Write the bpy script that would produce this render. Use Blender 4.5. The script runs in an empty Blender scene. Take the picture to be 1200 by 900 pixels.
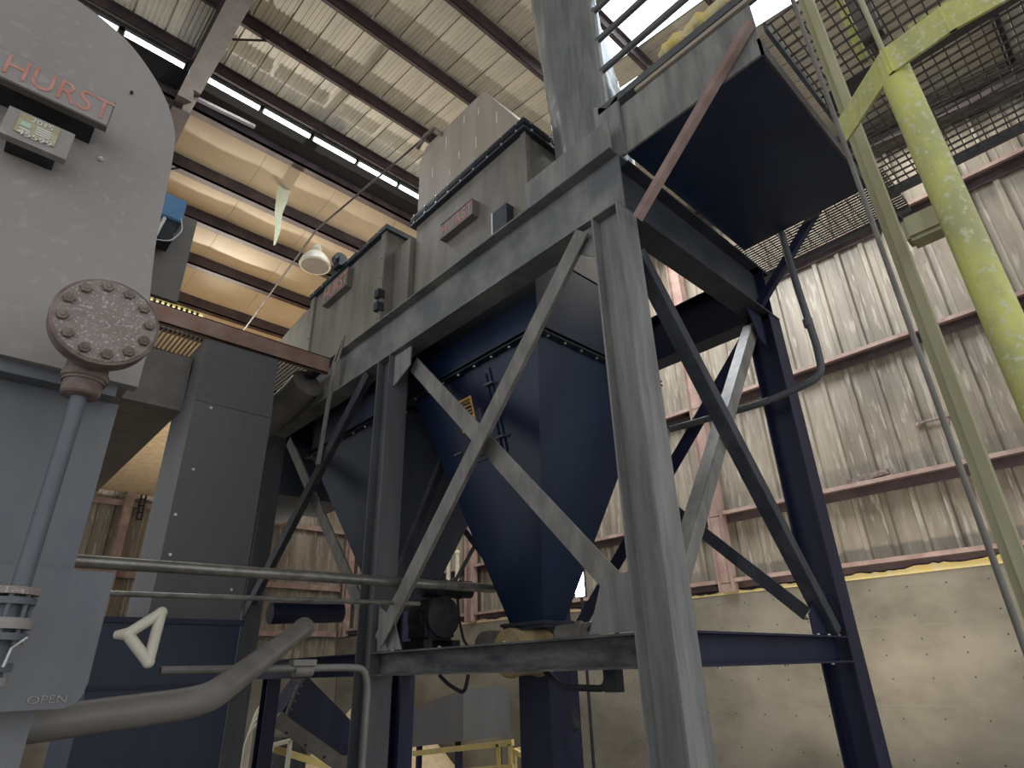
import bpy, bmesh, math, random
from mathutils import Vector, Matrix
random.seed(7)
R = math.radians
H = 3.2            # eye height above the floor; all z below are measured from the eye
C = bpy.context.scene.collection
S = bpy.context.scene

# ---------------------------------------------------------------- camera, world, light, exposure
F_PX = 708.07
yaw, pitch, roll = 0.8154238, 0.4431979, -0.0295745
fw = Vector((math.cos(pitch)*math.cos(yaw), math.cos(pitch)*math.sin(yaw), math.sin(pitch)))
rt0 = Vector((math.sin(yaw), -math.cos(yaw), 0)); up0 = rt0.cross(fw)
rt = rt0*math.cos(roll)+up0*math.sin(roll); up = up0*math.cos(roll)-rt0*math.sin(roll)
cam_d = bpy.data.cameras.new('camera'); cam = bpy.data.objects.new('camera', cam_d); C.objects.link(cam)
cam_d.sensor_width = 36; cam_d.lens = F_PX/1200*36; cam_d.clip_start = 0.05; cam_d.clip_end = 200
cam.matrix_world = Matrix(((rt.x, up.x, -fw.x, 0), (rt.y, up.y, -fw.y, 0), (rt.z, up.z, -fw.z, H), (0, 0, 0, 1)))
S.camera = cam
S.view_settings.view_transform = 'Standard'; S.view_settings.look = 'None'
S.view_settings.gamma = 1; S.view_settings.use_curve_mapping = False
S.view_settings.exposure = 0.5

w = bpy.data.worlds.new('daylight'); S.world = w; w.use_nodes = True
bg = w.node_tree.nodes['Background']; bg.inputs[0].default_value = (0.90, 0.94, 1.0, 1); bg.inputs[1].default_value = 0.82

def area(name, loc, size, power, rot, col=(1, 1, 1)):
    d = bpy.data.lights.new(name, 'AREA'); d.shape = 'RECTANGLE'; d.size, d.size_y = size
    d.energy = power; d.color = col
    o = bpy.data.objects.new(name, d); C.objects.link(o); o.location = (loc[0], loc[1], loc[2]+H); o.rotation_euler = rot
    return o
# daylight coming down through the roof's skylight strips, and spots aimed at roof and wall
area('skylight_light', (8.2, 5.6, 10.55), (3.0, 4.0), 700, (0, 0, 0), (0.93, 0.97, 1))
area('added_wall_top_light', (11.3, 4.0, 10.2), (1.2, 9.0), 200, (0, 0, 0), (1, 0.95, 0.86))  # added lamp by the wall top; no skylight panel sits above it
area('far_skylight_light', (7.0, 16.5, 9.4), (9.0, 2.0), 380, (0, 0, 0), (1, 0.95, 0.84))
def spot(name, loc, target, power, angle, col, size=0.3):
    d = bpy.data.lights.new(name, 'SPOT'); d.energy = power; d.color = col; d.spot_size = angle; d.spot_blend = 0.8; d.shadow_soft_size = size
    o = bpy.data.objects.new(name, d); C.objects.link(o); o.location = (loc[0], loc[1], loc[2]+H)
    dv = Vector(target)-Vector(loc); o.rotation_euler = dv.to_track_quat('-Z', 'Y').to_euler()
spot('flood_far_roof', (6.5, 14.5, -1.0), (5.5, 15.5, 11), 1000, R(120), (1, 0.9, 0.75))
spot('added_deck_spot', (4.5, 22.6, 7.6), (3.5, 6.5, 11.2), 5200, R(46), (1, 0.95, 0.84), .15)  # unseen spot added near the back wall to rake light over the deck
spot('flood_wall', (9.2, 3.5, -1.0), (12.8, 5.0, 3.5), 420, R(140), (1, 0.9, 0.75))

# ---------------------------------------------------------------- pixel helper (a pixel ray met with a world plane)
def ray(x, y): return rt*(x-600)+up*(450-y)+fw*F_PX
def at(x, y, X=None, Y=None, Z=None):
    d = ray(x, y)
    t = X/d.x if X is not None else Y/d.y if Y is not None else Z/d.z
    return d*t

# ---------------------------------------------------------------- materials
def mat(name, col, col2=None, scale=3.0, stretch=(1, 1, 1), rough=0.6, metal=0.0, bump=0.15, fine=40.0, lo=0.4, hi=0.65, emit=None, speck=None, speck_scale=60, streak=False):
    m = bpy.data.materials.new(name); m.use_nodes = True
    nt = m.node_tree; b = nt.nodes['Principled BSDF']; L = nt.links.new
    b.inputs['Roughness'].default_value = rough; b.inputs['Metallic'].default_value = metal
    if emit:
        b.inputs['Base Color'].default_value = (*col, 1)
        b.inputs['Emission Color'].default_value = (*col, 1); b.inputs['Emission Strength'].default_value = emit; return m
    geo = nt.nodes.new('ShaderNodeNewGeometry'); mp = nt.nodes.new('ShaderNodeMapping'); mp.inputs['Scale'].default_value = stretch
    L(geo.outputs['Position'], mp.inputs['Vector'])
    n1 = nt.nodes.new('ShaderNodeTexNoise'); n1.inputs['Scale'].default_value = scale; n1.inputs['Detail'].default_value = 6; n1.inputs['Roughness'].default_value = 0.62
    L(mp.outputs[0], n1.inputs['Vector'])
    cr = nt.nodes.new('ShaderNodeMapRange'); cr.inputs[1].default_value = lo; cr.inputs[2].default_value = hi
    L(n1.outputs['Fac'], cr.inputs[0])
    mx = nt.nodes.new('ShaderNodeMix'); mx.data_type = 'RGBA'
    mx.inputs['A'].default_value = (*col, 1); mx.inputs['B'].default_value = (*(col2 or col), 1)
    L(cr.outputs[0], mx.inputs['Factor'])
    out = mx.outputs['Result']
    n2 = nt.nodes.new('ShaderNodeTexNoise'); n2.inputs['Scale'].default_value = fine; n2.inputs['Detail'].default_value = 3
    L(geo.outputs['Position'], n2.inputs['Vector'])
    if speck:
        n3 = nt.nodes.new('ShaderNodeTexNoise'); n3.inputs['Scale'].default_value = speck_scale; n3.inputs['Detail'].default_value = 4
        L((mp.outputs[0] if streak else geo.outputs['Position']), n3.inputs['Vector'])
        c3 = nt.nodes.new('ShaderNodeMapRange'); c3.inputs[1].default_value = 0.56; c3.inputs[2].default_value = 0.66
        L(n3.outputs['Fac'], c3.inputs[0])
        m3 = nt.nodes.new('ShaderNodeMix'); m3.data_type = 'RGBA'; m3.inputs['B'].default_value = (*speck, 1)
        L(out, m3.inputs['A']); L(c3.outputs[0], m3.inputs['Factor']); out = m3.outputs['Result']
    L(out, b.inputs['Base Color'])
    bp = nt.nodes.new('ShaderNodeBump'); bp.inputs['Strength'].default_value = bump; bp.inputs['Distance'].default_value = 0.01
    L(n2.outputs['Fac'], bp.inputs['Height']); L(bp.outputs[0], b.inputs['Normal'])
    return m
V3 = (1.5, 1.5, 0.25)
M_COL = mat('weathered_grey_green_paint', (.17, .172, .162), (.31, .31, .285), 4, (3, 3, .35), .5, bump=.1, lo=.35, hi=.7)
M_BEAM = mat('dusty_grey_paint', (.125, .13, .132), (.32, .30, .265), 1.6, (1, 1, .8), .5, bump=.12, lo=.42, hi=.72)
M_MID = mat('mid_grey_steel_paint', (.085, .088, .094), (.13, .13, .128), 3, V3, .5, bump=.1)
M_DARK = mat('steel_paint_navy_shade', (.005, .006, .032), (.013, .016, .048), 3, V3, .5, bump=.1)  # navy tint of the shaded steel is put into this colour
M_NAVY = mat('hopper_paint_navy_shade', (.0025, .010, .038), (.005, .020, .056), 1.2, V3, .42, bump=.06)  # shade of recesses and undersides put into the navy colour
M_HOP = mat('blue_grey_hopper_paint', (.05, .06, .085), (.075, .085, .11), 1.5, V3, .5, bump=.06)
M_LOW = mat('soiled_lower_beam_paint', (.022, .024, .032), (.20, .19, .165), 5, (.5, .5, 2), .55, bump=.2, lo=.35, hi=.75)
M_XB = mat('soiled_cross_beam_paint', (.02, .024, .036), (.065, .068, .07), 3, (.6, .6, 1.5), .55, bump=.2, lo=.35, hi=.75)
M_FASC = mat('weathered_fascia_steel', (.17, .165, .155), (.31, .30, .27), 3, (2, 2, .3), .55, bump=.15)
M_BOX = mat('brushed_dusty_sheet_steel', (.17, .155, .132), (.28, .25, .205), 2, (2, 2, .5), .45, .15, bump=.05, lo=.4, hi=.75)
M_TAN = mat('tan_primer_sheet_steel', (.34, .285, .22), (.40, .34, .275), 2, (2, 2, .3), .55, bump=.05)
M_FLNG = mat('black_blue_flange_steel', (.012, .018, .03), (.03, .035, .045), 8, rough=.45)
M_BOLT = mat('zinc_bolt', (.55, .55, .52), (.35, .35, .33), 30, rough=.35, metal=.7)
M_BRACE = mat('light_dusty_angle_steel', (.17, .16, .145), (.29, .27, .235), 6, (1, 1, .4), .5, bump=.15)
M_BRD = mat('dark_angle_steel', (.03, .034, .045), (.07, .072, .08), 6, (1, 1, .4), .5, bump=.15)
M_BOIL = mat('warm_grey_boiler_paint', (.30, .27, .25), (.335, .305, .28), 1.4, (1, 1, .7), .5, bump=.04, speck=(.35, .32, .295), speck_scale=25)
M_BOIL2 = mat('cool_grey_boiler_paint', (.115, .125, .14), (.165, .165, .165), 1.8, (2, 2, .5), .5, bump=.04, lo=.4, hi=.6)
M_RUSTG = mat('rusty_granular_iron', (.27, .22, .19), (.33, .28, .25), 10, rough=.8, bump=.6, fine=180, speck=(.55, .50, .47), speck_scale=130)
M_RUST = mat('brown_rust_iron', (.15, .105, .09), (.27, .21, .185), 14, rough=.8, bump=.4, fine=90)
M_PURL = mat('red_oxide_paint_and_girt_shade', (.055, .035, .04), (.10, .07, .07), 2, rough=.7)
M_RAFT = mat('brown_rafter_paint', (.05, .037, .038), (.085, .066, .064), 3, rough=.65, bump=.2)
M_DECK = mat('galvanised_roof_deck', (.36, .33, .27), (.45, .41, .33), 1.2, (3, .4, 1), .62, 0, bump=.08)
M_INSUL = mat('beige_vinyl_insulation', (.47, .385, .28), (.54, .445, .325), 1.1, rough=.6, bump=.1, fine=8)
M_WALL = mat('dusty_wall_sheet_steel', (.16, .132, .10), (.31, .265, .205), 1.6, (1.2, 1.2, .18), .55, 0, bump=.1, lo=.38, hi=.66, speck=(.33, .29, .235), speck_scale=9, streak=True)
M_GIRT = mat('pink_brown_girt_primer', (.26, .17, .145), (.38, .27, .23), 3, rough=.7, bump=.15)
M_CONC = mat('stained_concrete', (.125, .11, .083), (.215, .192, .15), .55, (1, 1, 1.5), .85, bump=.3, fine=25, lo=.35, hi=.62)
M_FLOOR = mat('dirty_concrete_floor', (.16, .145, .12), (.24, .21, .17), 1, rough=.85)
M_YEL = mat('dusty_yellow_paint', (.66, .66, .18), (.46, .45, .20), 7, (1, 1, .5), .6, bump=.4, speck=(.66, .64, .42), speck_scale=45)
M_OLIVE = mat('faded_olive_yellow_paint', (.34, .31, .17), (.44, .41, .25), 8, (1, 1, .2), .55, bump=.1)
M_YRAIL = mat('yellow_rail_paint', (.60, .46, .16), (.45, .36, .16), 5, rough=.6)
M_SKY = mat('translucent_skylight_panel', (.85, .93, 1.0), emit=1.8)
M_TUBE = mat('fluorescent_tube', (.85, .94, 1.0), emit=5)
M_WORK = mat('work_light_lens', (.85, .92, 1.0), emit=14)
M_YSKY = mat('yellowed_skylight_panel', (.86, .90, .48), emit=1.15)
M_GRAY = mat('grey_galvanised_duct', (.27, .28, .28), (.40, .41, .40), 3, (4, 4, .3), .32, .5, bump=.4, fine=9)
M_PIPE = mat('grey_brown_pipe', (.17, .155, .135), (.23, .21, .185), 5, rough=.45, bump=.08)
M_ROD = mat('worn_bright_rod', (.33, .31, .27), (.18, .17, .16), 9, rough=.3, metal=.5)
M_BLACK = mat('black_rubber_iron_and_shadow', (.012, .013, .018), (.03, .03, .035), 12, rough=.6)
M_BLUE = mat('blue_enclosure_paint', (.09, .22, .40), (.12, .27, .46), 4, rough=.4)
M_PANEL = mat('brown_grey_panel', (.13, .115, .10), (.18, .16, .14), 3, rough=.45)
M_ORANGE = mat('orange_caution_label', (.85, .45, .12), (.80, .42, .12), 9, rough=.6)
M_REDTXT = mat('faded_red_lettering', (.52, .21, .16), (.60, .32, .26), 20, rough=.7)
M_WHITE = mat('white_paint_marker', (.80, .80, .76), (.7, .7, .66), 9, rough=.6)
M_BRASS = mat('tarnished_data_plate', (.40, .34, .20), (.50, .46, .32), 40, rough=.5, metal=.2)
M_GREEN = mat('pale_green_label', (.45, .60, .48), rough=.6)
M_HANDLE = mat('cream_handle_paint', (.52, .48, .38), (.60, .56, .45), 6, rough=.4, bump=.03)
M_SAW = mat('sawdust', (.62, .46, .28), (.74, .58, .38), 6, rough=.95, bump=.8, fine=60)
M_RBEAM = mat('red_brown_channel_paint', (.24, .13, .095), (.30, .20, .16), 5, rough=.6, bump=.1)
M_WIRE = mat('galvanised_wire_grid', (.10, .095, .085), (.18, .17, .15), 12, rough=.5, metal=.3)
M_LAMP = mat('aged_lamp_reflector', (.50, .46, .36), (.60, .55, .44), 8, rough=.4)
M_DUCT = mat('charcoal_duct_paint', (.105, .104, .106), (.125, .122, .118), 1.5, V3, .5, bump=.05, speck=(.10, .10, .10), speck_scale=30)
M_RAG = mat('torn_pale_fabric', (.80, .84, .60), (.88, .90, .70), 9, rough=.9)
M_YFOAM = mat('yellow_insulation_foam', (.78, .60, .20), (.70, .62, .38), 7, rough=.95, bump=.9, fine=45)

# ---------------------------------------------------------------- mesh helpers
def BM(): return bmesh.new()
def box(bm, a, b):
    x0, y0, z0 = a; x1, y1, z1 = b
    v = [bm.verts.new((x, y, z)) for z in (z0, z1) for x, y in ((x0, y0), (x1, y0), (x1, y1), (x0, y1))]
    for f in ((3, 2, 1, 0), (4, 5, 6, 7), (0, 1, 5, 4), (1, 2, 6, 5), (2, 3, 7, 6), (3, 0, 4, 7)): bm.faces.new([v[i] for i in f])
def frame(p, q, hint=(0, 0, 1)):
    d = (q-p).normalized(); h = Vector(hint)
    if abs(d.dot(h)) > .98: h = Vector((0, 1, 0))
    s = d.cross(h).normalized(); u = s.cross(d).normalized()
    return d, s, u
def bar(bm, p, q, ws, wu, os=0, ou=0, hint=(0, 0, 1)):
    p = Vector(p); q = Vector(q); d, s, u = frame(p, q, hint)
    pts = [s*(os+a*ws/2)+u*(ou+b*wu/2) for a, b in ((-1, -1), (1, -1), (1, 1), (-1, 1))]
    v = [bm.verts.new(p+t) for t in pts]+[bm.verts.new(q+t) for t in pts]
    for f in ((3, 2, 1, 0), (4, 5, 6, 7), (0, 1, 5, 4), (1, 2, 6, 5), (2, 3, 7, 6), (3, 0, 4, 7)): bm.faces.new([v[i] for i in f])
def angle(bm, p, q, w, t=.012, hint=(1, 0, 0)):      # an L section
    bar(bm, p, q, w, t, 0, -w/2, hint); bar(bm, p, q, t, w, -w/2, 0, hint)
def prism(bm, pts, vec):
    vec = Vector(vec); a = [bm.verts.new(Vector(p)) for p in pts]; b = [bm.verts.new(Vector(p)+vec) for p in pts]; n = len(pts)
    bm.faces.new(a[::-1]); bm.faces.new(b)
    for i in range(n): bm.faces.new((a[i], a[(i+1) % n], b[(i+1) % n], b[i]))
def loft(bm, rings, caps=True):
    vs = [[bm.verts.new(p) for p in r] for r in rings]; n = len(rings[0])
    for a, b in zip(vs, vs[1:]):
        for i in range(n): bm.faces.new((a[i], a[(i+1) % n], b[(i+1) % n], b[i]))
    if caps: bm.faces.new(vs[0][::-1]); bm.faces.new(vs[-1])
def cyl(bm, p, q, r, r2=None, n=16):
    p = Vector(p); q = Vector(q); d, s, u = frame(p, q); r2 = r if r2 is None else r2
    loft(bm, [[c+s*math.cos(2*math.pi*i/n)*k+u*math.sin(2*math.pi*i/n)*k for i in range(n)] for c, k in ((p, r), (q, r2))])
def tube(bm, pts, r, n=12, bend=0, rs=None):
    pts = [Vector(p) for p in pts]
    if bend:
        new = [pts[0]]
        for i in range(1, len(pts)-1):
            a, b, c = pts[i-1], pts[i], pts[i+1]
            k = min(bend, (a-b).length*.45, (c-b).length*.45); s = b+(a-b).normalized()*k; e = b+(c-b).normalized()*k
            for j in range(7):
                t = j/6; new.append(s*(1-t)**2+b*2*t*(1-t)+e*t*t)
        pts = new+[pts[-1]]
    rings = []; prev = None
    for i, p in enumerate(pts):
        d = (pts[min(i+1, len(pts)-1)]-pts[max(i-1, 0)]).normalized()
        if prev is None: _, s, u = frame(p, p+d)
        else:
            s = (prev-d*prev.dot(d)).normalized(); u = s.cross(d)
            u = d.cross(s)*-1
        prev = s; u = s.cross(d)
        rr = rs[i] if rs else r
        rings.append([p+s*math.cos(2*math.pi*j/n)*rr+u*math.sin(2*math.pi*j/n)*rr for j in range(n)])
    loft(bm, rings)
def lathe(bm, base, prof, n=24, ax=(0, 0, 1)):
    base = Vector(base); ax = Vector(ax).normalized(); _, s, u = frame(base, base+ax)
    loft(bm, [[base+ax*h+(s*math.cos(2*math.pi*i/n)+u*math.sin(2*math.pi*i/n))*max(r, .0005) for i in range(n)] for r, h in prof])
def isec(bm, p, q, dep, wid, t=.014, hint=(0, 0, 1)):   # depth along u, flange width along s
    bar(bm, p, q, wid, t, 0, dep/2-t/2, hint); bar(bm, p, q, wid, t, 0, -dep/2+t/2, hint); bar(bm, p, q, t, dep-2*t, 0, 0, hint)
def hexbolt(bm, c, ax, r=.014, h=.012):
    c = Vector(c); cyl(bm, c, c+Vector(ax).normalized()*h, r, r*.92, 6)
ORG = {}
def finish(name, bm, m, parent=None, loc=None, smooth=False):
    bmesh.ops.recalc_face_normals(bm, faces=bm.faces)
    if parent is not None: o0 = ORG[parent.name]
    elif loc is not None: o0 = Vector(loc)
    else:
        cs = [v.co for v in bm.verts]; o0 = Vector(((min(c.x for c in cs)+max(c.x for c in cs))/2, (min(c.y for c in cs)+max(c.y for c in cs))/2, min(c.z for c in cs)))
    for v in bm.verts: v.co -= o0
    me = bpy.data.meshes.new(name); bm.to_mesh(me); bm.free(); me.materials.append(m)
    if smooth:
        for p in me.polygons: p.use_smooth = True
        try: me.set_sharp_from_angle(angle=R(35))
        except Exception: pass
    o = bpy.data.objects.new(name, me); C.objects.link(o)
    if parent is not None: o.parent = parent
    else: o.location = o0+Vector((0, 0, H))
    ORG[o.name] = o0
    return o
def scatter(name, bm, m, parent):        # every loose piece becomes an object of its own
    seen = set()
    for v in list(bm.verts):
        if v in seen: continue
        st = [v]; isl = {v}
        while st:
            q = st.pop()
            for e in q.link_edges:
                o = e.other_vert(q)
                if o not in isl: isl.add(o); st.append(o)
        seen |= isl; nb = bmesh.new(); mp = {}
        for q in isl: mp[q] = nb.verts.new(q.co)
        for f in {f for q in isl for f in q.link_faces}: nb.faces.new([mp[q] for q in f.verts])
        finish(name, nb, m, parent)
    bm.free()
def thing(name, label, cat, loc, group=None):
    o = bpy.data.objects.new(name, None); C.objects.link(o); o.location = Vector(loc)+Vector((0, 0, H)); ORG[o.name] = Vector(loc)
    o['label'] = label; o['category'] = cat; o.empty_display_size = .2
    if group: o['group'] = group
    return o
def tag(o, label, cat, group=None, kind=None):
    o['label'] = label; o['category'] = cat
    if group: o['group'] = group
    if kind: o['kind'] = kind
    return o
def struct(name, loc):
    o = bpy.data.objects.new(name, None); C.objects.link(o); o.location = Vector(loc)+Vector((0, 0, H)); ORG[o.name] = Vector(loc); o['kind'] = 'structure'; return o
def inst(src, parent, off, name=None):                 # a copy of a part sharing its mesh
    c = src.copy(); C.objects.link(c); c.parent = parent; c.location = Vector(src.location)+Vector(off); ORG[c.name] = ORG[src.name]+Vector(off); return c
def text(s, size, ext=.001):
    cu = bpy.data.curves.new('lettering', 'FONT'); cu.body = s; cu.size = size; cu.extrude = ext; cu.align_x = 'CENTER'; cu.align_y = 'CENTER'
    to = bpy.data.objects.new('lettering', cu); C.objects.link(to); dg = bpy.context.evaluated_depsgraph_get()
    me = bpy.data.meshes.new_from_object(to.evaluated_get(dg)); bpy.data.objects.remove(to); bpy.data.curves.remove(cu); return me
def lettering(s, size, c, xdir, ydir, m, parent, sx=1, name='lettering'):
    me = text(s, size); X = Vector(xdir).normalized(); Y = Vector(ydir).normalized(); Z = X.cross(Y)
    org = ORG[parent.name]
    for v in me.vertices: v.co = Vector(c)-org+X*v.co.x*sx+Y*v.co.y+Z*v.co.z
    me.materials.clear(); me.materials.append(m); me.name = name
    o = bpy.data.objects.new(name, me); C.objects.link(o); o.parent = parent; ORG[o.name] = org; return o

# ================================================================ SETTING
b = BM(); box(b, (-14, -14, -H-.2), (13.2, 24.4, -H)); o = finish('floor', b, M_FLOOR); o['kind'] = 'structure'

# ---- wall_right: gable end, X = 12.8, ribbed sheets on girts over a poured concrete base
WX, WY, CT = 12.8, 24.0, 1.36
PIT = 0.49
def rib_profile(width, pitch, deep):       # (along, depth) points
    pts = []; n = int(round(width/pitch))
    for i in range(n):
        s = i*pitch
        for a, d in ((0, 0), (.17, 0), (.185, -.006), (.205, -.006), (.22, 0), (.30, 0), (.33, -deep), (.41, -deep), (.44, 0)):
            pts.append((s+a*pitch/.49, d))
    pts.append((width, 0)); return pts
def sheet(name, prof, org, along, inward, upv, length, m, parent, th=.004):
    along, inward, upv = Vector(along), Vector(inward), Vector(upv); bm = BM(); org = Vector(org)
    a = [org+along*s-inward*d for s, d in prof]
    f = []
    v0 = [bm.verts.new(p) for p in a]; v1 = [bm.verts.new(p+upv*length) for p in a]
    for i in range(len(a)-1): bm.faces.new((v0[i], v0[i+1], v1[i+1], v1[i]))
    return finish(name, bm, m, parent)
wr = struct('wall_right', (WX, 5, -H))
ROOF0, SL, RY, RZ = 10.2, .15, 11.55, 11.93
def roofz(y): return ROOF0+SL*y if y < RY else RZ-SL*(y-RY)
prof = rib_profile(2*PIT, PIT, .055)
src = None
# backing gable wall, solid, behind the sheets
b = BM(); prism(b, [(WX+.06, -6, CT-.3), (WX+.06, WY, CT-.3), (WX+.06, WY, roofz(WY)+.4), (WX+.06, RY, roofz(RY)+.5), (WX+.06, -6, roofz(-6)+.4)], (.1, 0, 0)); finish('wall_backing', b, M_WALL, wr)
k = 0
for i in range(31):
    y0 = -6.2+i*2*PIT
    for zb, zt in ((CT+.22, 5.75), (5.7, 12.2)):
        key = (zb,)
        if zb < 2:
            if i == 0: s0 = sheet('wall_sheet', prof, (WX, y0, zb), (0, 1, 0), (-1, 0, 0), (0, 0, 1), zt-zb, M_WALL, wr)
            else: inst(s0, wr, (0, i*2*PIT, 0))
        else:
            if i == 0: s1 = sheet('wall_sheet', prof, (WX-.006, y0, zb), (0, 1, 0), (-1, 0, 0), (0, 0, 1), zt-zb, M_WALL, wr)
            else: inst(s1, wr, (0, i*2*PIT, 0))
for z in (1.62, 3.04, 5.66, 8.33):
    b = BM(); box(b, (WX-.32, -6, z-.01), (WX-.06, WY-.2, z)); box(b, (WX-.09, -6, z-.2), (WX-.08, WY-.2, z))  # girt body takes a dark colour as its underside shade; lip stays pink
    g_ = finish('girt', b, M_PURL, wr); b = BM(); box(b, (WX-.33, -6, z-.06), (WX-.32, WY-.2, z+.03)); box(b, (WX-.33, -6, z-.06), (WX-.28, WY-.2, z-.05)); finish('girt_lip', b, M_GIRT, g_)
for y in (6.75, 15.4, 23.3, -2.0):
    b = BM(); isec(b, (WX-.32, y, CT+.02 if y > 0 else CT), (WX-.32, y, roofz(y)-.1), .32, .26, .012, (0, 1, 0)); finish('wall_column', b, M_GIRT, wr)
b = BM(); box(b, (WX-.16, -6.2, CT+.10), (WX-.03, WY-.3, CT+.24)); box(b, (WX-.20, -6.2, CT+.01), (WX-.03, WY-.3, CT+.03)); finish('sill_channel', b, M_PURL, wr)
b = BM(); box(b, (WX-.22, -6.4, -H), (WX+.22, WY+.3, CT)); cb = finish('concrete_base', b, M_CONC, wr)
b = BM()
for i in range(50):
    y = -2.0+i*.607
    for z in (1.15, .69, .07+.0, -.29, -.89, -1.48, .31):
        yy = y+.01*random.uniform(-1, 1); zz = z+.01*random.uniform(-1, 1)
        cyl(b, (WX-.222, yy, zz), (WX-.215, yy, zz), .014, .014, 8)
th_ = finish('tie_hole', b, M_BLACK, cb); th_['kind'] = 'stuff'
b = BM()
for y in (-.2, 2.24, 4.68, 7.12, 9.56, 12, 14.44): box(b, (WX-.2215, y-.004, -H), (WX-.219, y+.004, CT))
for z in (.52, -.7): box(b, (WX-.2215, -6, z-.004), (WX-.219, WY, z+.004))
scatter('form_joint', b, mat('concrete_joint_line', (.20, .18, .15), rough=.9), cb)  # thin form joints across the concrete
# spill of dust and foam on the ledge
b = BM()
n = 120; rings = []
for i in range(n+1):
    y = -1+i*9.5/n; h = .03+.015*math.sin(i*.4)+.03*random.random()+max(0, .02*(6-y))
    rings.append([Vector((WX-.235, y, CT-.01)), Vector((WX-.20, y, CT+h)), Vector((WX-.06, y, CT+h*.8)), Vector((WX-.05, y, CT-.01))])
loft(b, rings); o = finish('insulation_crumbs', b, M_YFOAM); tag(o, 'yellow foam insulation crumbs spilled along the top of the concrete wall', 'insulation', kind='stuff')
b = BM(); rings = []
for i in range(n+1):
    y = 9+i*11/n; h = .05+.02*math.sin(i*.5)+.03*random.random()
    rings.append([Vector((WX-.235, y, CT-.01)), Vector((WX-.20, y, CT+h)), Vector((WX-.06, y, CT+h)), Vector((WX-.05, y, CT-.01))])
loft(b, rings); o = finish('sawdust_ledge', b, M_SAW); tag(o, 'sawdust lying along the concrete wall top behind the hoppers', 'sawdust', kind='stuff')

# ---- wall_back: Y = 24
wb = struct('wall_back', (3, WY, -H))
b = BM(); box(b, (-8, WY+.06, -H), (WX+.2, WY+.16, 10.6)); finish('wall_backing', b, M_WALL, wb)
for i in range(21):
    if i == 0: s2 = sheet('wall_sheet', prof, (WX-.98, WY, -.2), (1, 0, 0), (0, -1, 0), (0, 0, 1), 10.3, M_WALL, wb)
    else: inst(s2, wb, (-i*.98, 0, 0))
for z in (1.6, 3.3, 5.6, 8.2):
    b = BM(); box(b, (-7, WY-.26, z-.01), (WX-.4, WY-.045, z)); box(b, (-7, WY-.27, z-.2), (WX-.4, WY-.26, z)); finish('girt', b, M_GIRT, wb)
for x in (4.2,):
    b = BM(); isec(b, (x, WY-.42, -H), (x, WY-.42, 9.6), .32, .26, .012, (0, 1, 0)); finish('wall_column', b, M_GIRT, wb)
b = BM(); box(b, (-7.8, WY-.3, -H), (WX-.25, WY+.02, .0)); finish('concrete_base', b, M_CONC, wb)

# ---- ceiling: near slope of bare deck, ridge, far slope with beige insulation
ce = struct('ceiling', (3, RY, 11.9))
DP = .58
prof_d = []
for j in range(1):
    for a, d in ((0, 0), (.012, -.045), (.03, -.045), (.042, 0), (.16, 0), (.165, -.012), (.19, -.012), (.195, 0), (.25, 0), (.255, -.012), (.28, -.012), (.285, 0), (.34, 0), (.345, -.012), (.37, -.012), (.375, 0), (.43, 0), (.435, -.012), (.46, -.012), (.465, 0), (.52, 0), (.525, -.012), (.55, -.012), (.555, 0), (.58, 0)):
        prof_d.append((a, -d))
yA, yB = -8, RY-.45
sl = Vector((0, 1, SL)).normalized(); nd = Vector((0, -SL, 1)).normalized()
sky_cols = set()
n_sheet = 40
d0 = sheet('deck_sheet', [(a, d) for a, d in prof_d], (-10, yA, roofz(yA)+.26), (1, 0, 0), tuple(-nd), tuple(sl), (yB-yA)/sl.y, M_DECK, ce)
skyp = None
for i in range(1, n_sheet):
    x = -10+i*DP
    if i in (28, 29, 31): continue           # translucent strip here
    inst(d0, ce, (i*DP, 0, 0))
# translucent skylight strips beside the platform
for i in (28, 29, 31):
    x = -10+i*DP
    sheet('skylight_panel', prof_d, (x, yA, roofz(yA)+.26), (1, 0, 0), tuple(-nd), tuple(sl), (5.4-yA)/sl.y, M_SKY, ce)
    sheet('deck_sheet', prof_d, (x, 5.4, roofz(5.4)+.26), (1, 0, 0), tuple(-nd), tuple(sl), (yB-5.4)/sl.y, M_DECK, ce)
def purlin(y, zb, dep, x0=-10, x1=12.6):
    bm = BM(); box(bm, (x0, y, zb), (x1, y+.012, zb+dep)); box(bm, (x0, y, zb), (x1, y+.08, zb+.01)); box(bm, (x0, y+.07, zb), (x1, y+.08, zb+.03))
    box(bm, (x0, y-.07, zb+dep-.01), (x1, y+.012, zb+dep)); return finish('purlin', bm, M_PURL, ce)
PY = [5.66-1.64*k for k in range(8, 0, -1)]+[5.66, 7.30, 8.95, 10.62]
for y in PY: purlin(y, roofz(y), .25)
b = BM()      # little deck clips standing on the purlins
for y in PY[5:]:
    for i in range(n_sheet):
        x = -10+i*DP+.02
        prism(b, [(x-.04, y+.085, roofz(y)+.05), (x+.06, y+.085, roofz(y)+.05), (x+.02, y+.085, roofz(y)+.17)], (0, .006, 0))
o = finish('deck_clip', b, M_BOLT, ce); o['kind'] = 'stuff'
for y, r1 in ((11.75, 1.0), (13.5, .867), (14.95, .77), (16.65, .675), (18.5, .59), (20.1, 0), (21.8, 0)):
    zb = roofz(y)-.22; purlin(y, zb, .38)
    b = BM(); box(b, (-10, y, zb), (12.6, y+.26, zb+.012)); finish('purlin_flange', b, M_PURL, ce)
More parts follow.
